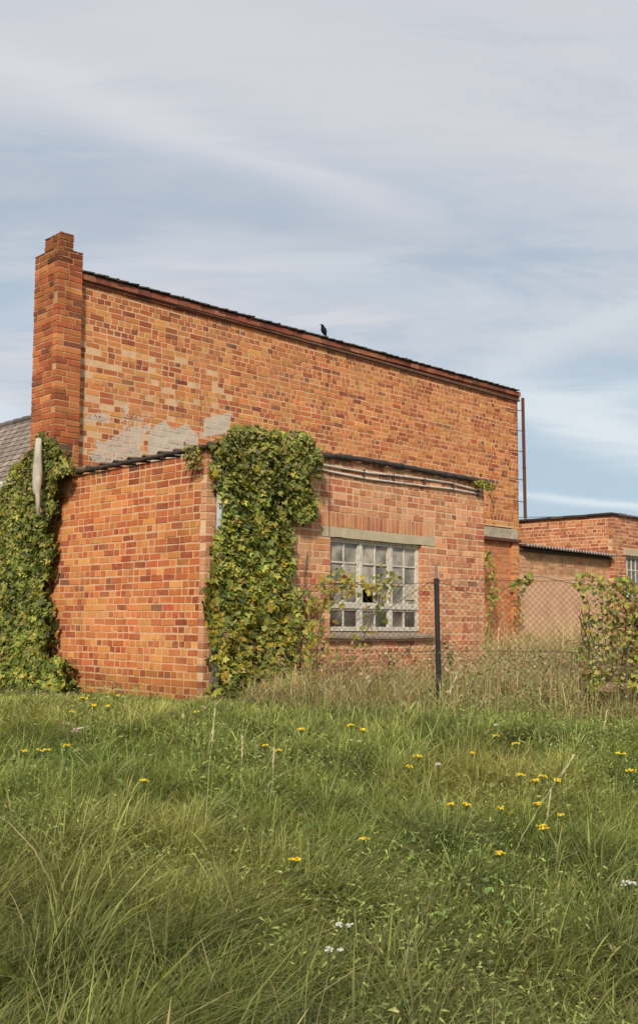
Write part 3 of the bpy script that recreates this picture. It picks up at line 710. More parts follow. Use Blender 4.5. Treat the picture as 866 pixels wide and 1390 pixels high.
# ================================================================== GROUND
def gz(x, y):
    x = np.asarray(x, float); y = np.asarray(y, float)
    t = (x - CAM[0]) * _f0[0] + (y - CAM[1]) * _f0[1]
    k = np.clip((t - 4.2) / 6.4, 0, 1); k = k * k * (3 - 2 * k) * .35 + k * .65
    return -1.0 + .93 * k + .07 * (vnoise(x, y, .9, 2) - .5) * np.clip(1 - (t - 9) / 2, .3, 1)
def grid(a, b, n, c=0):
    return np.concatenate([np.linspace(-400, a - 1, 24)[:-1], np.linspace(a - 1, b + 1, n), np.linspace(b + 1, 400, 24)[1:]])
gx = grid(-12, 22, 130); gy = grid(-14, 16, 130)
XX, YY = np.meshgrid(gx, gy); ZZ = gz(XX, YY)
V = np.stack([XX.ravel(), YY.ravel(), ZZ.ravel()], 1); nx = len(gx); ny = len(gy)
ii, jj = np.meshgrid(np.arange(nx - 1), np.arange(ny - 1)); base = (jj * nx + ii).ravel()
Q = np.stack([base, base + 1, base + 1 + nx, base + nx], 1)
go = arrays('ground', V, Q.ravel(), np.arange(len(Q)) * 4, None, np.full((len(V), 3), .06), M['soil']); go['kind'] = 'structure'; go.data.shade_smooth()

# ------------------------------------------------------------------ grass
def blades(name, bx, by, h, w, lean_az, bend, cbase, ctip, material, parent=None, bz=None):
    n = len(bx); bz = gz(bx, by) - .02 if bz is None else bz
    lv = np.array([0, .30, .6, .84, 1.0]); wd = np.array([.75, 1.0, .8, .45, 0])
    la = np.stack([np.cos(lean_az), np.sin(lean_az)], 1); sa = np.stack([-la[:, 1], la[:, 0]], 1)
    tw = rng.uniform(-1.1, 1.1, n); sx = sa[:, 0] * np.cos(tw) + la[:, 0] * np.sin(tw); sy = sa[:, 1] * np.cos(tw) + la[:, 1] * np.sin(tw)
    V = np.zeros((n, 9, 3), np.float32); C = np.zeros((n, 9, 3), np.float32); k = 0
    for i in range(5):
        t = lv[i]; off = bend * t ** 1.9; up = t * (1 - .42 * np.clip(bend, 0, 1.6) * t)
        cx = bx + la[:, 0] * h * off; cy = by + la[:, 1] * h * off; cz = bz + h * np.maximum(up - .28 * np.clip(bend - .9, 0, 1) * t ** 4, .02)
        for sgn in ((-1, 1) if i < 4 else (0,)):
            V[:, k, 0] = cx + sx * w * wd[i] * sgn * .5; V[:, k, 1] = cy + sy * w * wd[i] * sgn * .5; V[:, k, 2] = cz
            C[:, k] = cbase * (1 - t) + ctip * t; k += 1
    idx = np.array([0, 1, 3, 2, 2, 3, 5, 4, 4, 5, 7, 6, 6, 7, 8]); L = (np.arange(n)[:, None] * 9 + idx[None]).ravel()
    st = (np.arange(n)[:, None] * 15 + np.array([0, 4, 8, 12])[None]).ravel()
    return arrays(name, V.reshape(-1, 3), L, st, None, C.reshape(-1, 3), material, parent)
def scatter(n, t0, t1, half, power=1.0):
    u = rng.random(n); t = (t0 ** power + u * (t1 ** power - t0 ** power)) ** (1 / power)
    l = rng.uniform(-half, half, n) * t
    return CAM[0] + _f0[0] * t + _r0[0] * l, CAM[1] + _f0[1] * t + _r0[1] * l, t, l / t
def outside(x, y):      # keep clear of the buildings
    a = (x > -.03) & (y > -.03) & (x < XR + .02); b = (y > HY - .05) & (x > XR - .1); c = (x > -.07) & (y > 3)
    return ~(a | b | c)
def lerp3(a, b, t): return np.asarray(a)[None] * (1 - t)[:, None] + np.asarray(b)[None] * t[:, None]
G1, G2, G3, G4 = (.315, .405, .095), (.49, .54, .155), (.155, .24, .092), (.66, .56, .27)
RAZ = math.atan2(_r0[1], _r0[0])
def lawn(ntuft, per, t0, t1, half, power, hs, ws, spread=.055):
    x0, y0, t0_, l0 = scatter(ntuft, t0, t1, half, power)
    tf = rng.normal(0, 1, (ntuft, 4)); cnt = rng.integers(int(per * .5), int(per * 1.6), ntuft); ix = np.repeat(np.arange(ntuft), cnt); n = len(ix)
    th = rng.uniform(0, 2 * np.pi, n); rad = spread * np.sqrt(rng.random(n)) * (1 + .3 * tf[ix, 3].clip(-1, 2)); x = x0[ix] + np.cos(th) * rad; y = y0[ix] + np.sin(th) * rad
    k = outside(x, y); ix, th, rad, x, y = ix[k], th[k], rad[k], x[k], y[k]; n = len(x); t, l, T4 = t0_[ix], l0[ix], tf[ix]
    a = vnoise(x, y, 1.1, 1); b = vnoise(x, y, 2.7, 5); c = vnoise(x, y, .55, 9); d = vnoise(x, y, 5.5, 13)
    tall = np.clip((8.2 - t) / 3.6, 0, 1)
    h = hs * (.40 + .62 * b * (.4 + .6 * d) + .60 * tall * a) * (1 + .26 * T4[:, 0].clip(-1.3, 2)) * rng.uniform(.45, 1.25, n)
    h *= np.clip(1.0 - .6 * np.clip((t - 9.0) / 2, 0, 1), .3, 1)
    wx = np.cos(th) * .9 + np.cos(RAZ + T4[:, 1] * .9) * (.55 + .6 * tall) + rng.normal(0, .35, n); wy = np.sin(th) * .9 + np.sin(RAZ + T4[:, 1] * .9) * (.55 + .6 * tall) + rng.normal(0, .35, n)
    az = np.arctan2(wy, wx)
    bend = np.clip(rng.normal(.95, .36, n) + .22 * T4[:, 2] + .12 * tall, .15, 1.7)
    w = ws * np.exp(rng.normal(-.15, .42, n)) * (.85 + .25 * tall)
    m1 = np.clip(a * 1.5 - .35 + .22 * T4[:, 3] + rng.normal(0, .12, n), 0, 1); col = lerp3(G1, G2, m1)
    m2 = np.clip(b * 1.7 - .75 + .25 * T4[:, 2] + rng.normal(0, .1, n), 0, 1); col = col * (1 - m2)[:, None] + np.asarray(G3)[None] * m2[:, None]
    yel = np.clip(1 - np.hypot((l - .17) / .13, (t - 7.9) / 1.2), 0, 1) * 1.1 + np.clip((c - .60) * 2, 0, .5) + .12 * T4[:, 0]
    yel = np.clip(yel + rng.normal(0, .08, n), 0, 1); col = col * (1 - yel)[:, None] + np.array((.52, .49, .15))[None] * yel[:, None]
    dry = rng.random(n) < (.06 + .10 * np.clip(T4[:, 1] - .6, 0, 1) + .06 * (d > .6)); col[dry] = np.array(G4) * rng.uniform(.6, 1.2, (dry.sum(), 1))
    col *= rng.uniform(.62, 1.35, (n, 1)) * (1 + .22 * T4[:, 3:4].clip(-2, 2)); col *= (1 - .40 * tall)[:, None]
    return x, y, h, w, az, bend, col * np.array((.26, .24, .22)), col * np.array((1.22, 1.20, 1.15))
A = [np.concatenate(z) for z in zip(lawn(5200, 30, 3.0, 11.8, .42, 1.7, .40, .0068), lawn(2600, 42, 3.0, 8.2, .42, 1.5, .38, .0046, .06), lawn(2600, 14, 9, 17, .62, 1.5, .34, .012, .10), lawn(500, 22, 2.6, 12, .9, 1.6, .42, .010, .08), lawn(30000, 3, 3.0, 11.5, .42, 1.7, .28, .0052, .09))]
sx_, sy_, st_, _l = scatter(16000, 3.2, 11, .42, 1.6); kk = (vnoise(sx_, sy_, 1.9, 31) > .52) & outside(sx_, sy_); sx_, sy_ = sx_[kk], sy_[kk]; ns_ = len(sx_)
cs_ = np.array((.62, .50, .28))[None] * rng.uniform(.35, 1.1, (ns_, 1))
A = [np.concatenate(z) for z in zip(A, (sx_, sy_, rng.uniform(.12, .34, ns_), rng.uniform(.002, .005, ns_), rng.uniform(0, 6.28, ns_), rng.uniform(.8, 1.6, ns_), cs_ * .8, cs_))]
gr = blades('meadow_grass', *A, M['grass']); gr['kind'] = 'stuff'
def rect_blades(n, f, hs, ws, cols, bendm=.6, sd=.45):
    x, y = f(n); k = outside(x, y); x, y = x[k], y[k]; n = len(x)
    h = hs(x, y) * rng.uniform(.3, 1.0, n) ** .8 * (1 + .5 * (rng.random(n) < .05)); cc = np.array(cols)[rng.integers(0, len(cols), n)] * rng.uniform(.7, 1.25, (n, 1))
    return x, y, h, ws * rng.uniform(.5, 1.5, n), rng.uniform(0, 6.28, n), np.clip(rng.normal(bendm, sd, n), .02, 1.5), cc * .55, cc * 1.15
FP = np.array([1.18, -2.28]); FL = np.array([.72, -.72]); FRt = FP + _r0[:2] * 4.5
WC = [(.66, .47, .24), (.78, .60, .34), (.42, .38, .14), (.30, .36, .11), (.36, .40, .14), (.52, .32, .17), (.56, .42, .22)]
def strip_a(n): x = rng.uniform(.35, XR + .3, n); y = -.05 - rng.random(n) ** 1.4 * 1.7; return x, y
def strip_b(n): return rng.uniform(XR, 15, n), HY - .1 - rng.random(n) * 3.4
def strip_c(n):
    s = rng.random(n) * 3.6; q = rng.normal(.15, .35, n); p = FP[None] + _r0[None, :2] * s[:, None] + _f0[None, :2] * q[:, None]; return p[:, 0], p[:, 1]
def strip_d(n): u = rng.random(n); q = rng.normal(0, .22, n); p = FL[None] * (1 - u)[:, None] + FP[None] * u[:, None]; return p[:, 0] + q, p[:, 1] + q * .3
def strip_e(n): return rng.uniform(.2, 2.2, n), -.35 - rng.random(n) * .9
W = [np.concatenate(z) for z in zip(
    rect_blades(12000, strip_a, lambda x, y: .22 + .42 * vnoise(x, y, 1.4, 3) ** 1.5, .006, WC, .9),
    rect_blades(13000, strip_b, lambda x, y: .60 + .75 * vnoise(x, y, 1.2, 4), .009, WC),
    rect_blades(9500, strip_c, lambda x, y: .30 + .72 * vnoise(x, y, 1.6, 6) ** 1.3, .0055, WC, .7),
    rect_blades(2600, strip_d, lambda x, y: .25 + .38 * vnoise(x, y, 1.6, 8), .005, WC, .8),
    rect_blades(3500, strip_e, lambda x, y: .28 + .40 * vnoise(x, y, 2, 9), .005, WC, .9))]
dw = blades('dry_undergrowth', *W, M['dry']); dw['kind'] = 'stuff'

# ------------------------------------------------------------------ leaves
def leaf_template(kind):
    if kind == 'hop':
        ang = [0, 22, 42, 62, 85, 112, 140, 168]; rad = [1.0, .62, .50, .88, .50, .72, .42, .30]
    elif kind == 'oval': ang = [0, 25, 60, 100, 140, 170]; rad = [1.0, .62, .42, .40, .5, .45]
    elif kind == 'narrow': ang = [0, 10, 35, 90, 160]; rad = [1.0, .55, .28, .17, .3]
    else: ang = [0, 50, 90, 130]; rad = [1, .8, .7, .6]
    pts = [(math.cos(math.radians(a)) * r, math.sin(math.radians(a)) * r) for a, r in zip(ang, rad)]
    pts = pts + [(-.22, 0)] + [(p[0], -p[1]) for p in reversed(pts[1:])]
    T = np.array([(.05, 0, .0)] + [(x, y, -.18 * x * x + .22 * abs(y) ** 1.3) for x, y in pts]); n = len(pts)
    fs = np.array([(0, i + 1, (i + 1) % n + 1) for i in range(n)])
    return T, fs
TPL = {k: leaf_template(k) for k in ('hop', 'oval', 'narrow', 'blob')}
def leaves(name, pos, nrm, size, cols, kind, parent, material=None, droop=.7, jit=.55, two=None):
    T, fs = TPL[kind]; n = len(pos)
    nn = nrm + rng.normal(0, jit, (n, 3)); nn /= np.linalg.norm(nn, axis=1, keepdims=True)
    tip = np.array([0, 0, -1.0])[None] * droop + rng.normal(0, .6, (n, 3)); tip -= nn * (tip * nn).sum(1, keepdims=True); tip /= np.linalg.norm(tip, axis=1, keepdims=True) + 1e-9
    sd = np.cross(nn, tip)
    V = pos[:, None] + size[:, None, None] * (T[None, :, 0:1] * tip[:, None] + T[None, :, 1:2] * sd[:, None] + T[None, :, 2:3] * nn[:, None])
    L = (np.arange(n)[:, None, None] * len(T) + fs[None]).reshape(-1)
    sh = np.ones(len(T)); sh[0] = .85
    C = np.repeat(cols[:, None], len(T), 1) * sh[None, :, None]
    return arrays(name, V.reshape(-1, 3), L, np.arange(n * len(fs)) * 3, None, C.reshape(-1, 3), material or M['leaf'], parent)
def pick(cols, w, n, var=.25):
    w = np.array(w, float); w /= w.sum(); return np.array(cols)[rng.choice(len(cols), n, p=w)] * rng.uniform(1 - var, 1 + var, (n, 1))
LG = [(.24, .28, .048), (.36, .37, .066), (.15, .19, .040), (.50, .44, .09), (.08, .10, .030)]
def poly_points(poly, n):
    xs = [p[0] for p in poly]; ys = [p[1] for p in poly]; out = []
    while len(out) < n:
        a = rng.uniform(min(xs), max(xs)); b = rng.uniform(min(ys), max(ys))
        if inpoly(a, b, poly): out.append((a, b))
    return out

def creeper(name, label, poly, plane, nleaf, bulge, size, yellow, cones, normal, stems=0, seed=0, density=None, group=None, base=None):
    """leaves spread over a wall area (poly is measured on the wall plane as (along, height))"""
    pts = np.array(poly_points(poly, nleaf)); s, z = pts[:, 0], pts[:, 1]
    if seed == 11: s = s + .07
    if nleaf > 1000: s = s + (vnoise(z, s * 0, 3.1, seed) - .5) * .16 * (vnoise(s, z, 6, 2) + .3) + rng.normal(0, .018, len(s)); z = z + (vnoise(s, s * 0, 4.0, seed + 1) - .5) * .12
    if density is not None: k = rng.random(len(s)) < density(s, z); s, z = s[k], z[k]
    n = len(s); b = bulge(s, z); lump = vnoise(s, z, 5.5, seed) * .6 + vnoise(s, z, 13, seed + 3) * .4
    d = b * (.45 + .75 * lump); lay = rng.random(n); d = d * np.where(lay < .25, rng.uniform(.1, .8, n), 1.0) + rng.uniform(0, .035, n) + .015
    nrm = np.zeros((n, 3)); pos = np.zeros((n, 3))
    e = .06; gs = (vnoise(s + e, z, 5.5, seed) - vnoise(s - e, z, 5.5, seed)) * 1.6; g2 = (vnoise(s, z + e, 5.5, seed) - vnoise(s, z - e, 5.5, seed)) * 1.6
    if plane == 'Y': pos[:, 0] = s; pos[:, 1] = -d; nrm[:, 1] = -1; nrm[:, 0] = -gs
    else: pos[:, 1] = s; pos[:, 0] = -d - .02; nrm[:, 0] = -1; nrm[:, 1] = -gs
    pos[:, 2] = z; nrm[:, 2] = -g2 + .45
    rootx = base or tuple(pos[:, :2].mean(0)); root = thing(name, (float(rootx[0]), float(rootx[1]), 0), label, 'climbing plant', group)
    root.location.z = float(gz(rootx[0], rootx[1]))
    tone = vnoise(s, z, 2.2, seed + 6)
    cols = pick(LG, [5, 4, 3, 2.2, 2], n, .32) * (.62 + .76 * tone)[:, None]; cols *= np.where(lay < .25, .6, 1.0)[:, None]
    yl = rng.random(n) < yellow(s, z); cols[yl] = pick([(.40, .32, .035), (.50, .33, .03), (.30, .29, .05), (.30, .17, .05)], [4, 2, 4, 1.2], int(yl.sum()), .25)
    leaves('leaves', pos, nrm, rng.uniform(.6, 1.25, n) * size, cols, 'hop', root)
    if cones is not None:
        k = rng.random(n) < cones(s, z); P = pos[k] + np.stack([rng.normal(0, .02, k.sum()), rng.normal(0, .02, k.sum()), rng.normal(0, .02, k.sum())], 1)
        if plane == 'Y': P[:, 1] -= .03
        else: P[:, 0] -= .03
        if len(P): leaves('hop_cones', np.repeat(P, 2, 0) + rng.normal(0, .008, (len(P) * 2, 3)), np.repeat(nrm[k], 2, 0), rng.uniform(.016, .028, len(P) * 2), pick([(.36, .30, .11), (.42, .33, .14), (.27, .26, .08), (.30, .18, .08)], [4, 3, 3, 1.5], len(P) * 2, .3), 'blob', root, droop=1.2)
    if stems:
        m_ = MB(); xs = [p[0] for p in poly]; zs = [p[1] for p in poly]
        r = random.Random(seed)
        for i in range(stems):
            s0 = r.uniform(min(xs) + .05, max(xs) - .05); top = r.uniform(.15, .6) * (max(zs) - min(zs)) + min(zs); p = []; ss = s0; zz = float(gz(0, 0)) - .05 if plane == 'Y' else -.15
            dd_ = r.uniform(.02, .10)
            while zz < top:
                p.append((ss, -dd_ - .02, zz) if plane == 'Y' else (-dd_ - .02, ss, zz)); ss += r.uniform(-.06, .06); zz += r.uniform(.09, .2); dd_ = min(.12, max(.02, dd_ + r.uniform(-.035, .03)))
                if not inpoly(ss, max(zz, min(zs) + .05), poly): ss += (s0 - ss) * .3
            if len(p) > 2: m_.tube(p, [r.uniform(.004, .009)] * len(p), 5)
        m_.build('stems', M['bark'], root)
    return root
def pxY(pts, Y=0.0): return [tuple(float(q) for q in onY(a, b, Y)[[0, 2]]) for a, b in pts]
def pxX(pts, X=0.0): return [tuple(float(q) for q in onX(a, b, X)[[1, 2]]) for a, b in pts]
# creeper on the corner of the annex
PC = pxY([(292, 614), (298, 600), (310, 588), (324, 579), (340, 574), (356, 579), (378, 584), (402, 582), (420, 596), (431, 614), (436, 645), (428, 662), (436, 684), (430, 705), (416, 712), (404, 700), (398, 712), (397, 740), (401, 770), (396, 790), (408, 800), (425, 806), (440, 820), (434, 850), (424, 880), (428, 915), (420, 960), (300, 960), (284, 950), (284, 905), (287, 850), (284, 800), (289, 760), (291, 728), (304, 712), (306, 680), (302, 650), (296, 640), (292, 626)], -.16)
def bul(s, z): return .10 + .11 * np.clip((z - 2.0) / .6, 0, 1) + .10 * np.clip((.9 - z) / .9, 0, 1)
def dens(s, z): return np.clip(.96 - .35 * (vnoise(s, z, 3.5, 17) > .62) - .72 * np.clip((1.15 - z) / .8, 0, 1) * (vnoise(s, z, 6, 2) > .38) - .75 * ((s > 1.35) & (z < 1.5)), .12, 1)
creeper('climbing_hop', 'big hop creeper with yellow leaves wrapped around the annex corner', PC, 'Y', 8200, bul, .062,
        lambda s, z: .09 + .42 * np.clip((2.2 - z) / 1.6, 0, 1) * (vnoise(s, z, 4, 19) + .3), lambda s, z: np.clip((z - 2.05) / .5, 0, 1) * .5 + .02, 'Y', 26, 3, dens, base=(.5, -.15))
# creeper by the pier
PL = pxX([(58, 586), (74, 592), (88, 610), (100, 632), (98, 645), (82, 655), (76, 672), (80, 695), (74, 715), (76, 735), (70, 760), (66, 790), (70, 830), (74, 862), (70, 890), (84, 894), (99, 898), (103, 915), (102, 962), (-40, 962), (-40, 720), (0, 715), (6, 690), (12, 665), (22, 640), (36, 612), (48, 604)], -.17)
creeper('climbing_hop', 'dense green hop creeper covering the foot of the square pier', PL, 'X', 12500, lambda s, z: .11 + .14 * vnoise(s, z, 1.8, 8) + .10 * np.clip((.8 - z) / .8, 0, 1), .066,
        lambda s, z: .035 + .10 * np.clip((.8 - z) / 1.0, 0, 1), lambda s, z: .05 + .30 * np.clip((z - 1.6) / 1.0, 0, 1), 'X', 0, 11, lambda s, z: np.full(len(s), .95), base=(-.25, 3.6))
# hop shoot hanging over the side wall coping
PS = pxX([(252, 606), (272, 604), (277, 622), (268, 640), (258, 634)], -.06)
creeper('hanging_shoot', 'small hop shoot with seed cones dangling over the side wall coping', PS, 'X', 90, lambda s, z: .05 + 0 * s, .028, lambda s, z: .15 + 0 * s, lambda s, z: .8 + 0 * s, 'X', 0, 5, base=(-.06, .35))
# moss and stonecrop at the right end of the annex roof
PM = pxY([(634, 655), (645, 652), (660, 656), (668, 662), (660, 668), (648, 664)], -.02)
rm = creeper('roof_plant', 'tuft of yellow-green plants at the right end of the annex roof', PM, 'Y', 420, lambda s, z: .10 + 0 * s, .020, lambda s, z: .45 + 0 * s, None, 'Y', 0, 5, base=(XR, -.03))
# thin climbers in the corner by the bricked-up doorway
def vine(name, label, pts, n, size, ycol, spread=.05, kind='hop', group=None, rad=.006):
    P = [Vector(tuple(map(float, p))) for p in pts]; root = thing(name, tuple(P[0]), label, 'climbing plant', group)
    Q = [P[0]]
    for a, b in zip(P, P[1:]):
        for i in range(1, 5): Q.append(a.lerp(b, i / 4) + Vector([rt.uniform(-.015, .015) for _ in range(3)]))
    m_ = MB(); m_.tube(Q, [rad] * (len(Q) - 1) + [rad * .4], 5); m_.build('stem', M['bark'], root)
    idx = rng.integers(0, len(Q), n); pos = np.array([tuple(Q[i]) for i in idx]) + rng.normal(0, spread, (n, 3)); nrm = np.tile(np.array([-.5, -.7, .5]), (n, 1))
    cols = pick(LG, [4, 4, 2, 3, 1], n, .3); yl = rng.random(n) < ycol; cols[yl] = pick([(.42, .33, .035), (.50, .35, .03), (.36, .20, .05), (.33, .15, .08)], [4, 3, 2, 1], int(yl.sum()))
    leaves('leaves', pos, nrm, rng.uniform(.6, 1.3, n) * size, cols, kind, root)
    return root
vy = lambda pts, Y: [onY(a, b, Y) for a, b in pts]
vine('wall_climber', 'thin climber in the corner beside the annex wall end', vy([(664, 905), (663, 850), (668, 815), (674, 800), (664, 770), (660, 748)], HY - .3), 190, .05, .12, .06)
vine('wall_climber', 'wispy climber low on the peach-rendered lean-to wall', vy([(722, 905), (716, 870), (706, 845), (705, 815), (702, 800)], HY - .1), 60, .05, .15, .07)
vine('wall_climber', 'faint sprig hanging down over the concrete door lintel', vy([(668, 700), (671, 690), (668, 680), (664, 668)], HY - .05), 26, .03, .3, .05)

# ================================================================== FENCE
fence = thing('chain_link_fence', (float(FP[0]), float(FP[1]), float(gz(*FP))), 'rusty chain-link fence with one black post in front of the window', 'fence')
pt = onT(592.3, 786, 10.3); pb_ = onT(597, 972, 10.3); tip = onT(592, 766, 10.3)
mb = MB(); mb.tube([tuple(pb_ - _z * .2), tuple(pt)], .026, 12); mb.tube([tuple(pt), tuple(pt + _z * .004)], .029, 12); mb.build('post', M['post'], fence, smooth=False)
mb = MB(); mb.tube([tuple(pt - _z * .01), tuple(tip)], .012, 8); mb.build('post_tip', M['bare'], fence)
TOPZ = 1.235; BOTZ = -.18
def fpt(s):                                                            # s<0 : left leg to the wall, s>0 right leg
    if s < 0:
        L = float(np.linalg.norm(FP - FL)); k = min(1.0, -s / L); q = FP * (1 - k) + FL * k
        return np.array([q[0], q[1]]) + _f0[:2] * .03 * math.sin(s * 2.2)
    q = FP + _r0[:2] * s; return q + _f0[:2] * .05 * math.sin(s * 1.1)
def topz(s): return TOPZ + .012 * math.sin(s * 1.7) + (.0 if s > 0 else -.015)
mb = MB(); PITCHM = .062; nrow = int((TOPZ - BOTZ) / (PITCHM / 2))
LL_ = float(np.linalg.norm(FP - FL)); k0 = int(-LL_ / PITCHM); k1 = int(4.2 / PITCHM); wr = .0025
rr = random.Random(2)
def dist(s, z):                                                        # dents in the mesh
    return .022 * math.sin(s * 3.1 + z * 2.0) + .018 * math.sin(s * 7.3 - z * 5.1), .012 * math.sin(s * 2.3 + 1) + .008 * math.sin(s * 9 + z * 3)
for k in range(k0, k1):
    for par in (0, 1):
        vs = []
        for j in range(nrow + 1):
            s = (k + .5 * (j % 2) if par == 0 else k + .5 + .5 * ((j + 1) % 2)) * PITCHM
            f = j / nrow; z = BOTZ + (topz(s) - BOTZ) * f; dq, dzz = dist(s, z)
            p = fpt(s); off = ((-1) ** j) * .0015
            c = np.array([p[0] + _f0[0] * (dq + off), p[1] + _f0[1] * (dq + off), z + dzz])
            vs += [c + _r0 * wr, c - _r0 * wr * .5 + _f0 * wr, c - _r0 * wr * .5 - _f0 * wr]
        fs = []
        for j in range(nrow):
            for q in range(3): fs.append((j * 3 + q, j * 3 + (q + 1) % 3, j * 3 + 3 + (q + 1) % 3, j * 3 + 3 + q))
        mb.add(vs, fs)
mb.build('mesh', M['wire'], fence)
def wire(fn, a, b, n, r=.0024):
    m_ = MB(); m_.tube([fn(a + (b - a) * i / n) for i in range(n + 1)], r, 5); return m_.build('wire', M['wire'], fence)
def wz(zf): return lambda s: (float(fpt(s)[0]), float(fpt(s)[1]), zf(s))
wire(wz(lambda s: topz(s) + .012 * math.sin(s * 5)), -LL_, 4.2, 80)
wire(wz(lambda s: .52 + .01 * math.sin(s * 2)), -LL_, 4.2, 60)
def loose(pts, T=10.25, r=.003):
    P = [Vector(tuple(map(float, onT(a, b, t_)))) for a, b, t_ in pts]; Q = []
    for i in range(len(P) - 1):
        p0 = P[max(i - 1, 0)]; p1 = P[i]; p2 = P[i + 1]; p3 = P[min(i + 2, len(P) - 1)]
        for k in range(6):
            t = k / 6; Q.append(.5 * ((2 * p1) + (p2 - p0) * t + (2 * p0 - 5 * p1 + 4 * p2 - p3) * t * t + (3 * p1 - p0 - 3 * p2 + p3) * t ** 3))
    Q.append(P[-1]); m_ = MB(); m_.tube(Q, r, 5); return m_.build('wire', M['wire'], fence)
loose([(594, 792, 10.27), (580, 793, 10.3), (555, 808, 10.5), (525, 827, 10.7), (490, 840, 10.9), (440, 853, 11.2)])
loose([(594, 792, 10.27), (612, 795, 10.25), (632, 804, 10.25), (660, 807, 10.25), (690, 797, 10.25), (712, 786, 10.25), (735, 783, 10.25), (760, 789, 10.25), (785, 793, 10.25), (830, 796, 10.25), (880, 792, 10.25)])
# vines along the fence in front of the window
vine('fence_creeper', 'yellowing creeper trailing along the fence top left of the window', [onT(a, b, c) for a, b, c in ((428, 915, 11.2), (432, 870, 11.2), (436, 835, 11.2), (444, 805, 11.2), (455, 795, 11.15), (475, 790, 11.1))], 230, .042, .5, .085)
vine('fence_creeper', 'red and green creeper tangle hanging on the fence before the middle panes', [onT(a, b, c) for a, b, c in ((490, 870, 10.95), (500, 850, 10.9), (512, 825, 10.85), (518, 805, 10.8), (524, 788, 10.75), (528, 782, 10.7))], 75, .045, .45, .07)
vine('fence_creeper', 'short yellow creeper spray above the broken pane', [onT(a, b, c) for a, b, c in ((470, 790, 11.0), (482, 790, 11.0), (495, 794, 10.95), (504, 797, 10.9))], 22, .042, .75, .03)
vine('fence_creeper', 'small green creeper sprig on the fence wire near the lean-to', [onT(a, b, c) for a, b, c in ((702, 792, 10.25), (712, 788, 10.25), (724, 785, 10.25))], 16, .055, .1, .04, rad=.003)
# leafy bush climbing over the fence at right
bush = thing('leafy_shrub', tuple(map(float, onT(825, 940, 10.4))), 'leafy shrub with yellow and brown leaves growing through the fence at right', 'shrub')
PB = [(782, 782), (800, 776), (822, 786), (845, 782), (868, 790), (905, 800), (915, 935), (795, 938), (786, 880), (792, 840), (786, 815), (779, 800)]
pts = poly_points(PB, 5200); T_ = 10.35 + rng.normal(0, .16, len(pts)); pos = np.array([onT(a, b, t_) for (a, b), t_ in zip(pts, T_)])
dk = vnoise(pos[:, 0] * 3, pos[:, 2] * 3, 1.6, 4); keep = rng.random(len(pos)) < np.clip(.02 + 1.7 * (dk - .30), 0, 1); pos = pos[keep]; n = len(pos)
cols = pick(LG + [(.40, .32, .04), (.33, .20, .08), (.24, .13, .06)], [4, 4, 2, 4, 1, 2.6, 2.0, 1], n, .35)
leaves('leaves', pos, np.tile(np.array([-.5, -.6, .5]), (n, 1)), rng.uniform(.018, .05, n), cols, 'hop', bush)
mb = MB(); rr = random.Random(31)
for i in range(26):
    a = rr.uniform(790, 905); T0 = 10.35 + rr.uniform(-.15, .15); P = []
    b = 945; top = rr.uniform(785, 860)
    while b > top: P.append(tuple(onT(a, b, T0))); a += rr.uniform(-6, 6); b -= rr.uniform(10, 20)
    if len(P) > 2: mb.tube(P, [.006] * (len(P) - 1) + [.002], 5)
mb.build('stems', M['bark'], bush)

# broad-leaved weeds in the meadow and along the wall foot (one mass)
def weedmass(name, n, f, hf, size, cols, w, kind='oval'):
    x, y = f(n); k = outside(x, y); x, y = x[k], y[k]; n = len(x)
    z = gz(x, y) + hf(x, y) * rng.uniform(.35, 1.0, n)
    o = leaves(name, np.stack([x, y, z], 1), np.tile(np.array([-.2, -.2, 1.0]), (n, 1)), rng.uniform(.6, 1.3, n) * size, pick(cols, w, n, .3), kind, None, droop=.1, jit=.6)
    o['kind'] = 'stuff'; return o
def fpatch(n):
    x, y, t, l = scatter(int(n * 2.2), 3.4, 11, .40, 1.5); m_ = vnoise(x, y, 1.3, 21); k = rng.random(len(x)) < np.clip((m_ - .45) * 4, 0, 1); return x[k], y[k]
weedmass('ground_herbs', 15000, fpatch, lambda x, y: .24 + .14 * vnoise(x, y, 1.7, 22), .026, [(.30, .36, .085), (.38, .43, .11), (.20, .26, .08), (.48, .43, .16)], [4, 3, 3, .6], 'narrow')
def fdock(n):
    x, y, t, l = scatter(n * 3, 3.6, 10.5, .40, 1.5); m_ = vnoise(x, y, 2.3, 41); k = m_ > .70; return x[k], y[k]
weedmass('broad_leaved_weeds', 700, fdock, lambda x, y: .26 + .10 * vnoise(x, y, 1.7, 22), .032, [(.17, .25, .07), (.24, .30, .09), (.40, .32, .14), (.11, .16, .055)], [4, 3, 1, 2], 'oval')
def fwall(n):
    a = strip_a(n // 3); b = strip_b(n // 3); c = strip_c(n // 3); return np.concatenate([a[0], b[0], c[0]]), np.concatenate([a[1], b[1], c[1]])
weedmass('wall_foot_herbs', 5500, fwall, lambda x, y: .38 + .4 * vnoise(x, y, 1.8, 23), .03, [(.22, .27, .08), (.34, .34, .12), (.42, .27, .15), (.54, .40, .26), (.14, .15, .06)], [2, 2, 3, 2, 2], 'oval')

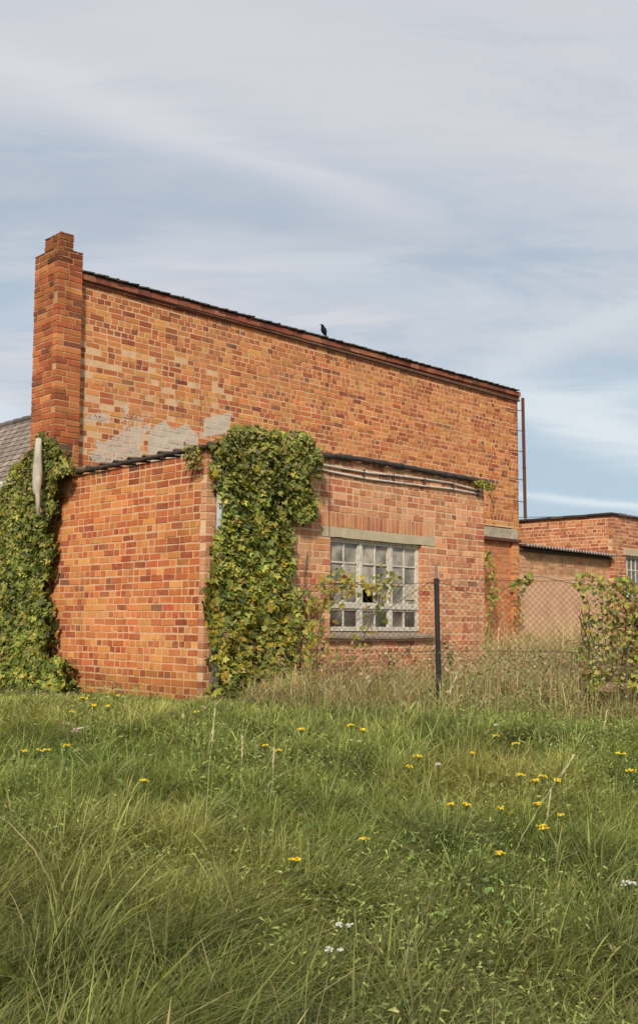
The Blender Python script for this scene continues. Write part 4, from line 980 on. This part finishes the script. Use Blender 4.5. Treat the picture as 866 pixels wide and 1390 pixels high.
# ------------------------------------------------------------------ flowers and stalks
def on_ground(px, py, up):                                             # where a head at this height above the ground shows at (px,py)
    d = ray(px, py); t = 3.5
    while t < 16:
        p = CAM + d * (t / float(d @ _f0))
        if p[2] < float(gz(p[0], p[1])) + up: return p, float(gz(p[0], p[1]))
        t += .02
    return p, float(gz(p[0], p[1]))
def flower(px, py, r, label, yellow=True, up=.38, n=None, flat=True):
    r *= rt.uniform(1.1, 1.4)
    p, g = on_ground(px, py, up); root = thing('tansy_flower' if yellow else 'yarrow_flower', (float(p[0]) - .03, float(p[1]), g), label, 'flower', 'yellow meadow flowers' if yellow else 'white meadow flowers')
    m_ = MB(); b0 = Vector((float(p[0]) - .03, float(p[1]), g)); top = Vector(tuple(map(float, p))); mid = b0.lerp(top, .6)
    m_.tube([b0, b0.lerp(top, .5) + Vector((.01, 0, 0)), top - Vector((0, 0, .03))], [.0028, .0024, .002], 5, (.09, .12, .04))
    heads = MB(); n = n or int(7 + r * 260)
    for i in range(n):
        a = rt.uniform(0, 6.28); q = math.sqrt(rt.random()) * r; c = top + Vector((math.cos(a) * q, math.sin(a) * q, rt.uniform(-.006, .006) - q * .2))
        m_.tube([top - Vector((0, 0, .05)), c], .0011, 4, (.09, .12, .04), False)
        hr = rt.uniform(.0055, .0085) if yellow else rt.uniform(.005, .008); col = rt.choice([(.90, .66, .03), (.95, .74, .05), (.80, .52, .03)]) if yellow else rt.choice([(.75, .72, .66), (.6, .56, .5)])
        vs = [c + Vector((math.cos(k) * hr * .8, math.sin(k) * hr * .8, -.004)) for k in [j * 1.0472 for j in range(6)]] + [c + Vector((math.cos(k) * hr, math.sin(k) * hr, .001)) for k in [j * 1.0472 for j in range(6)]] + [c + Vector((0, 0, .005))]
        heads.add(vs, [(j, (j + 1) % 6, 6 + (j + 1) % 6, 6 + j) for j in range(6)] + [(6 + j, 6 + (j + 1) % 6, 12) for j in range(6)], col)
    m_.build('stem', M['dry'], root); heads.build('flower_head', M['petal'], root)
FL_ = [(60, 1017, .045, 'broad yellow flower head nearest the left edge of the meadow'), (91, 1011, .022, 'small round yellow flower just right of the broad head at left'), (34, 1019, .018, 'tiny yellow flower left of the broad yellow head'),
       (113, 947, .035, 'yellow flowers against the foot of the pier creeper'), (98, 966, .02, 'small yellow flower below the pier creeper'), (128, 957, .022, 'yellow flower in front of the left end of the side wall'), (147, 958, .02, 'little yellow flower at the foot of the side wall'), (160, 944, .02, 'yellow bloom touching the lowest bricks of the side wall'),
       (196, 1059, .024, 'lone yellow flower in the grass below the side wall'), (266, 966, .018, 'tiny yellow flower beneath the annex corner'), (409, 989, .022, 'upright yellow flower below the corner creeper'), (361, 1011, .024, 'yellow flower pair left of the leaning dry stalk'), (379, 1018, .022, 'orange-yellow flower beside a dry grass stalk'),
       (399, 1165, .03, 'sparse yellow flower cluster in the middle foreground grass'), (477, 984, .026, 'yellow flower in front of the brown weeds left of the post'), (493, 990, .016, 'small yellow flower close right of a taller one before the weeds'), (567, 1025, .026, 'bright yellow flower below the fence post'), (555, 1040, .024, 'dull yellow flower below the brightest one near the post'), (641, 1022, .016, 'single yellow flower to the right below the fence post'),
       (673, 998, .024, 'faded orange flower at the edge of the brown weeds'), (701, 1009, .026, 'yellow flower under the fence left of the shrub'), (613, 1091, .02, 'one of two low yellow flowers in mid meadow, the left one'), (632, 1091, .024, 'one of two low yellow flowers in mid meadow, the right one'), (706, 1051, .028, 'orange flower head in the pale yellow grass, left of its row'), (726, 1058, .024, 'yellow flower head in the middle of the row in pale grass'), (736, 1053, .024, 'yellow flower head touching the long slanting stalk'), (755, 1058, .02, 'last flower on the right of the row in pale grass'),
       (729, 1090, .018, 'small yellow flower under the long slanting stalk'), (739, 1121, .042, 'largest yellow flower cluster in the right foreground'), (761, 1106, .016, 'small yellow flower above the largest cluster'), (679, 1157, .018, 'small orange flower below left of the largest cluster'), (843, 1022, .03, 'tall yellow flower high near the right edge'), (856, 1045, .03, 'yellow flower lowest of the pair at the right edge'), (494, 1138, .02, 'orange flower low in the centre foreground'), (679, 1096, .016, 'pale yellow-green flower left of the slanting stalk')]
for a, b, r, lb in FL_: flower(a, b, r, lb)
for a, b, r, lb in [(595, 1037, .014, 'small white flower below the fence post'), (852, 1197, .034, 'white yarrow head at the right edge of the foreground'), (461, 1255, .012, 'tiny white flower left of a pair in the bottom foreground'), (475, 1256, .016, 'white flower head of the pair in the bottom foreground'), (446, 1289, .018, 'low white flower nearest the camera left of centre'), (462, 1290, .012, 'low dull white flower next to the nearest one'), (673, 984, .012, 'white speck of a flower among the brown weeds')]:
    flower(a, b, r, lb, False, .38)
def stalk(px0, py0, px1, py1, label, T0, T1, r=.0035, head=.25):
    a = Vector(tuple(map(float, onT(px0, py0, T0)))); b = Vector(tuple(map(float, onT(px1, py1, T1)))); a.z = min(a.z, float(gz(a.x, a.y)) + .02)
    root = thing('grass_stalk', (a.x, a.y, float(gz(a.x, a.y))), label, 'grass stalk', 'tall dry grass stalks')
    m_ = MB(); r *= .62; P = [a.lerp(b, i / 8) + Vector((0, 0, .03 * math.sin(i / 8 * 3.14))) + _v(.006) for i in range(9)]; m_.tube(P, [r * (1 - .06 * i) for i in range(9)], 5, (.46, .44, .22)); m_.build('stem', M['dry'], root)
    h = MB(); d = (b - a).normalized()
    for i in range(70):
        t = 1 - head * rt.random(); c = a.lerp(b, t); o = _v(.010); tip_ = c + d * .022 + o; s_ = d.cross(Vector((rt.uniform(-1, 1), rt.uniform(-1, 1), .3))).normalized() * .003
        h.add([c - s_, c + s_, tip_], [(0, 1, 2)], rt.choice([(.72, .60, .36), (.56, .45, .26), (.80, .70, .46)]))
    h.build('seed_head', M['dry'], root)
def _v(k): return Vector((rt.uniform(-k, k), rt.uniform(-k, k), rt.uniform(-k, k)))
stalk(275, 1150, 292, 962, 'tall pale grass stalk rising toward the annex corner', 6.6, 7.0)
stalk(327, 1105, 329, 1002, 'short straight dry stalk right of the tall pale one', 7.2, 7.3, .0028)
stalk(365, 1128, 372, 1018, 'thin dry stalk bending beside the yellow flowers', 7.0, 7.2, .0028)
stalk(683, 1150, 779, 1025, 'long pale stalk slanting to the right across the meadow', 6.4, 6.7, .0045, .2)
stalk(570, 1040, 622, 912, 'dry stalk leaning right in front of the fence post', 8.6, 8.9, .004)
stalk(812, 1032, 824, 965, 'short feathery stalk before the shrub', 9.0, 9.1, .003, .4)
stalk(737, 1110, 748, 1072, 'short fluffy stalk right of the slanting one', 6.8, 6.9, .003, .8)
# dry, drooping grass panicle by the shrub and withered heads by the creeper
pn, g = on_ground(822, 945, .3); root = thing('withered_grass', (float(pn[0]), float(pn[1]), g), 'drooping straw-coloured grass plume at the foot of the shrub', 'dry grass')
mb = MB()
for i in range(60):
    a = Vector(tuple(map(float, onT(808, 945, 10.0)))); L = rt.uniform(.15, .42); an = rt.uniform(-.2, 1.2)
    P = [a + Vector(tuple(_r0)) * (L * t * math.cos(an)) + Vector((0, 0, L * (t * 1.0 - .8 * t * t))) + _v(.008) for t in (0, .35, .7, 1)]; mb.tube(P, [.002, .002, .003, .001], 4, rt.choice([(.45, .33, .18), (.36, .25, .13), (.28, .17, .10)]), False)
mb.build('plume', M['dry'], root)
for (a, b, lb) in ((89, 984, 'fluffy withered seed head in the grass below the pier creeper'), (102, 994, 'brown withered flower remains right of the fluffy seed head')):
    p, g = on_ground(a, b, .22); root = thing('withered_flower', (float(p[0]), float(p[1]), g), lb, 'dead flower'); m_ = MB(); c = Vector(tuple(map(float, p)))
    m_.tube([Vector((c.x + .02, c.y, g)), c], .003, 5, (.2, .15, .08)); m_.build('stem', M['dry'], root); m_ = MB()
    for i in range(60):
        d = _v(1).normalized(); m_.tube([c, c + Vector((d.x, d.y, abs(d.z) * .8 - .1)) * rt.uniform(.02, .05)], [.002, .003], 4, rt.choice([(.5, .38, .27), (.34, .22, .15), (.62, .52, .42)]), False)
    m_.build('seed_head', M['dry'], root)
p, g = on_ground(114, 990, .2); mb = MB(); c = Vector(tuple(map(float, p))); dR = Vector(tuple(_r0))
mb.tube([c - dR * .06, c - dR * .01 + Vector((0, 0, .01)), c + dR * .05 + Vector((0, 0, .022))], [.009, .007, .002], 7, (.6, .52, .42)); o = mb.build('feather', M['petal']); tag(o, 'pale feather lying on the grass beside the withered seed heads', 'feather')

# ------------------------------------------------------------------ bird on the coping
bp_ = onY(437.5, 455.5, HY + .0); bx_, bz_ = float(bp_[0]), htop(float(bp_[0])) + .145; by_ = HY - .02
bird = thing('bird', (bx_, by_, bz_), 'small black bird perched upright on the tiled coping', 'bird')
# spine from tail to head, facing -X(ish) as seen from the meadow: left
fd = -Vector(tuple(_r0)); upv = Vector((0, 0, 1)); sdv = fd.cross(upv)
sp = [(-.058, -.055, .006, .014), (-.046, -.015, .014, .020), (-.034, .012, .032, .034), (-.020, .046, .046, .044), (-.006, .085, .048, .045), (.004, .115, .038, .038), (.010, .138, .028, .028), (.016, .155, .026, .025), (.028, .167, .021, .020), (.040, .170, .011, .011), (.046, .170, .003, .003)]
mb = MB(); vs = []; n = 12
for i, (a, b, ra, rb) in enumerate(sp):
    a0, b0 = sp[max(0, i - 1)][:2]; a1, b1 = sp[min(len(sp) - 1, i + 1)][:2]; t = (fd * (a1 - a0) + upv * (b1 - b0)).normalized(); nn_ = t.cross(sdv).normalized()
    for j in range(n): q = 2 * math.pi * j / n; vs.append(Vector((bx_, by_, bz_)) + fd * a + upv * (b + .03) + sdv * math.cos(q) * rb + nn_ * math.sin(q) * ra)
k = len(sp); mb.add(vs, [(i * n + j, i * n + (j + 1) % n, (i + 1) * n + (j + 1) % n, (i + 1) * n + j) for i in range(k - 1) for j in range(n)] + [tuple(range(n - 1, -1, -1)), tuple(range((k - 1) * n, k * n))])
mb.build('body', M['bird'], bird, smooth=True)
mb = MB(); h0 = Vector((bx_, by_, bz_ + .03)) + fd * .040 + upv * .169; mb.tube([h0, h0 + fd * .026 - upv * .004], [.006, .0012], 6); mb.build('beak', M['beak'], bird)
for sg in (-1, 1):
    mb = MB(); b0 = Vector((bx_, by_, bz_)) + sdv * .014 * sg; mb.tube([b0 + upv * .075 - fd * .012, b0 + upv * .03 - fd * .004, b0 + upv * .003], [.006, .003, .0025], 6)
    for q in (-.35, 0, .35): mb.tube([b0 + upv * .003, b0 + (fd * math.cos(q) + sdv * math.sin(q)) * .02 + upv * .002], .002, 5)
    mb.build('leg', M['beak'], bird)
    mb = MB(); vs = []; w0 = Vector((bx_, by_, bz_ + .03)) + sdv * .042 * sg
    P = [(.006, .112, .006), (-.018, .108, .010), (.006, .070, .014), (-.040, .06, .010), (-.014, .030, .010), (-.048, .01, .004), (-.052, -.03, -.012)]
    for a, b, c in P: vs.append(w0 + fd * a + upv * b + sdv * sg * (c - .004))
    mb.add(vs, [(0, 1, 2), (1, 3, 2), (2, 3, 4), (3, 5, 4), (4, 5, 6)]); mb.build('wing', M['bird'], bird, smooth=True)

# ================================================================== CAMERA, LIGHT, SKY
cam = bpy.data.cameras.new('camera'); co = bpy.data.objects.new('camera', cam); COL.objects.link(co); S.camera = co
cam.sensor_fit = 'HORIZONTAL'; cam.sensor_width = 36; cam.lens = F / 866 * 36; cam.clip_end = 2000; cam.clip_start = .05
R = Matrix((tuple(_r), tuple(_u), tuple(-_f))).transposed(); co.matrix_world = Matrix.Translation(Vector(tuple(CAM))) @ R.to_4x4()
SUN_EL = math.radians(36); sdir = Vector((-.80, -.60, 0)).normalized() * math.cos(SUN_EL) + Vector((0, 0, math.sin(SUN_EL)))
sl_ = bpy.data.lights.new('sun', 'SUN'); sl_.energy = 3.85; sl_.angle = math.radians(6); sl_.color = (1.0, .94, .84)
so = bpy.data.objects.new('sun', sl_); COL.objects.link(so); so.rotation_euler = sdir.to_track_quat('Z', 'Y').to_euler(); so.location = sdir * 50
W_ = bpy.data.worlds.new('World'); S.world = W_; W_.use_nodes = True; nt = W_.node_tree; nt.nodes.clear()
out = nt.nodes.new('ShaderNodeOutputWorld'); bg = nt.nodes.new('ShaderNodeBackground'); nt.links.new(bg.outputs[0], out.inputs[0])
sky = nt.nodes.new('ShaderNodeTexSky'); sky.sky_type = 'NISHITA'; sky.sun_disc = False; sky.sun_elevation = SUN_EL
sky.sun_rotation = math.atan2(sdir.x, sdir.y); sky.air_density = 1.0; sky.dust_density = 1.0; sky.ozone_density = 1.2
tc = nt.nodes.new('ShaderNodeTexCoord').outputs['Generated']
# turn directions so that 'forward' of the photograph's view is +Y of the cloud chart
def vdot(v):
    n = nt.nodes.new('ShaderNodeVectorMath'); n.operation = 'DOT_PRODUCT'; nt.links.new(tc, n.inputs[0]); n.inputs[1].default_value = tuple(v); return n.outputs['Value']
fx, fy, fz = vdot(_r0), vdot(_f0), vdot(_z)
den = math_(nt, 'ADD', math_(nt, 'MAXIMUM', fz, 0.0), .22)
qx, qy = math_(nt, 'DIVIDE', fx, den), math_(nt, 'DIVIDE', fy, den)
cmb = nt.nodes.new('ShaderNodeCombineXYZ'); nt.links.new(qx, cmb.inputs[0]); nt.links.new(qy, cmb.inputs[1])
def chart(rot, sc, loc=(0, 0, 0)):
    mp = nt.nodes.new('ShaderNodeMapping'); mp.inputs['Rotation'].default_value = (0, 0, math.radians(rot)); mp.inputs['Scale'].default_value = sc; mp.inputs['Location'].default_value = loc
    nt.links.new(cmb.outputs[0], mp.inputs[0]); return mp.outputs[0]
soft = noise(nt, chart(25, (.55, 1.1, 1), (3, 1, 0)), 1.0, 4, .5, .4)
fib = noise(nt, chart(-28, (.8, 2.6, 1), (1.3, 4, 0)), 1.6, 10, .66, 1.1)
fib2 = noise(nt, chart(38, (.9, 3.0, 1), (7.3, 2, 0)), 2.0, 10, .68, .9)
# coverage: high sheet thins out toward the horizon
cov = math_(nt, 'MULTIPLY', math_(nt, 'SUBTRACT', fz, .20), 2.3)
cov = math_(nt, 'ADD', cov, math_(nt, 'MULTIPLY', math_(nt, 'SUBTRACT', soft, .5), 1.5))
cov = math_(nt, 'ADD', cov, math_(nt, 'MULTIPLY', math_(nt, 'SUBTRACT', fib, .47), 2.0))
cov = math_(nt, 'ADD', cov, math_(nt, 'MULTIPLY', math_(nt, 'SUBTRACT', fib2, .5), 1.5))
def streak(p, q, width, side=1.0):
    """a soft band along the great circle through two directions, lumpy along its edge"""
    a, b = ray(*p), ray(*q); n_ = np.cross(a, b); n_ /= np.linalg.norm(n_); m_ = (a / np.linalg.norm(a) + b / np.linalg.norm(b)); m_ /= np.linalg.norm(m_)
    half = float(np.arccos(np.clip(m_ @ (a / np.linalg.norm(a)), -1, 1)))
    d_ = math_(nt, 'ADD', vdot(n_), math_(nt, 'MULTIPLY', math_(nt, 'SUBTRACT', fib, .5), width * 3.2))
    e = math_(nt, 'POWER', 2.718, math_(nt, 'MULTIPLY', math_(nt, 'POWER', math_(nt, 'ABSOLUTE', math_(nt, 'DIVIDE', d_, width)), 2.0), -1.0))
    al = math_(nt, 'DIVIDE', math_(nt, 'SUBTRACT', vdot(m_), math.cos(half * 1.25)), 1 - math.cos(half * 1.25), True)
    return math_(nt, 'MULTIPLY', e, math_(nt, 'POWER', al, .6))
covr = ramp(nt, cov, [(.0, .30), (.35, .70), (.75, .97)])
shade = math_(nt, 'ADD', math_(nt, 'MULTIPLY', soft, .45), math_(nt, 'ADD', math_(nt, 'MULTIPLY', fib, .35), math_(nt, 'MULTIPLY', fib2, .2)))
cc = ramp(nt, shade, [(.34, lin('C1C9D4')), (.50, lin('CDD1D9')), (.66, lin('D9DADF'))])
hi = math_(nt, 'MULTIPLY', math_(nt, 'SUBTRACT', fz, .42), 3.0, True)
cc = mix(nt, hi, cc, mix(nt, shade, lin('C6C8D0'), lin('D6D6DA')))
blue = mix(nt, 1.0, sky.outputs[0], (.105, .105, .105), 'MULTIPLY')
blue = mix(nt, .80, blue, ramp(nt, fz, [(0.0, lin('BCD6E2')), (.12, lin('AECCDD')), (.3, lin('AEC4D6')), (.8, lin('A3B8CE'))]))
res = mix(nt, covr, blue, cc)
for p_, q_, w_, col_, k_ in (((-150, 215), (640, 350), .045, 'B2BCCA', .50), ((-100, 60), (540, 275), .018, 'DFDFE3', .6), ((200, 60), (900, 260), .05, 'D6D7DB', .5), ((560, 540), (960, 395), .016, 'D3DBE2', .75), ((680, 535), (960, 625), .024, 'E2EAEF', .90), ((690, 560), (930, 520), .012, 'DCE5EB', .7),
        ((700, 672), (1000, 696), .004, 'E3EDF2', .8), ((-120, 520), (60, 600), .02, 'D9E4EC', .8), ((250, 330), (760, 430), .02, 'D0D8E0', .5), ((-150, 470), (300, 330), .016, 'CDD5DF', .4)):
    res = mix(nt, math_(nt, 'MULTIPLY', streak(p_, q_, w_), k_), res, lin(col_))
nt.links.new(res, bg.inputs[0]); bg.inputs[1].default_value = 1.0
S.view_settings.view_transform = 'Standard'; S.view_settings.look = 'None'; S.view_settings.exposure = 0; S.view_settings.gamma = 1
S.render.engine = 'CYCLES'; S.cycles.max_bounces = 6; S.cycles.transparent_max_bounces = 8; S.cycles.use_denoising = True
S.cycles.sample_clamp_indirect = 3
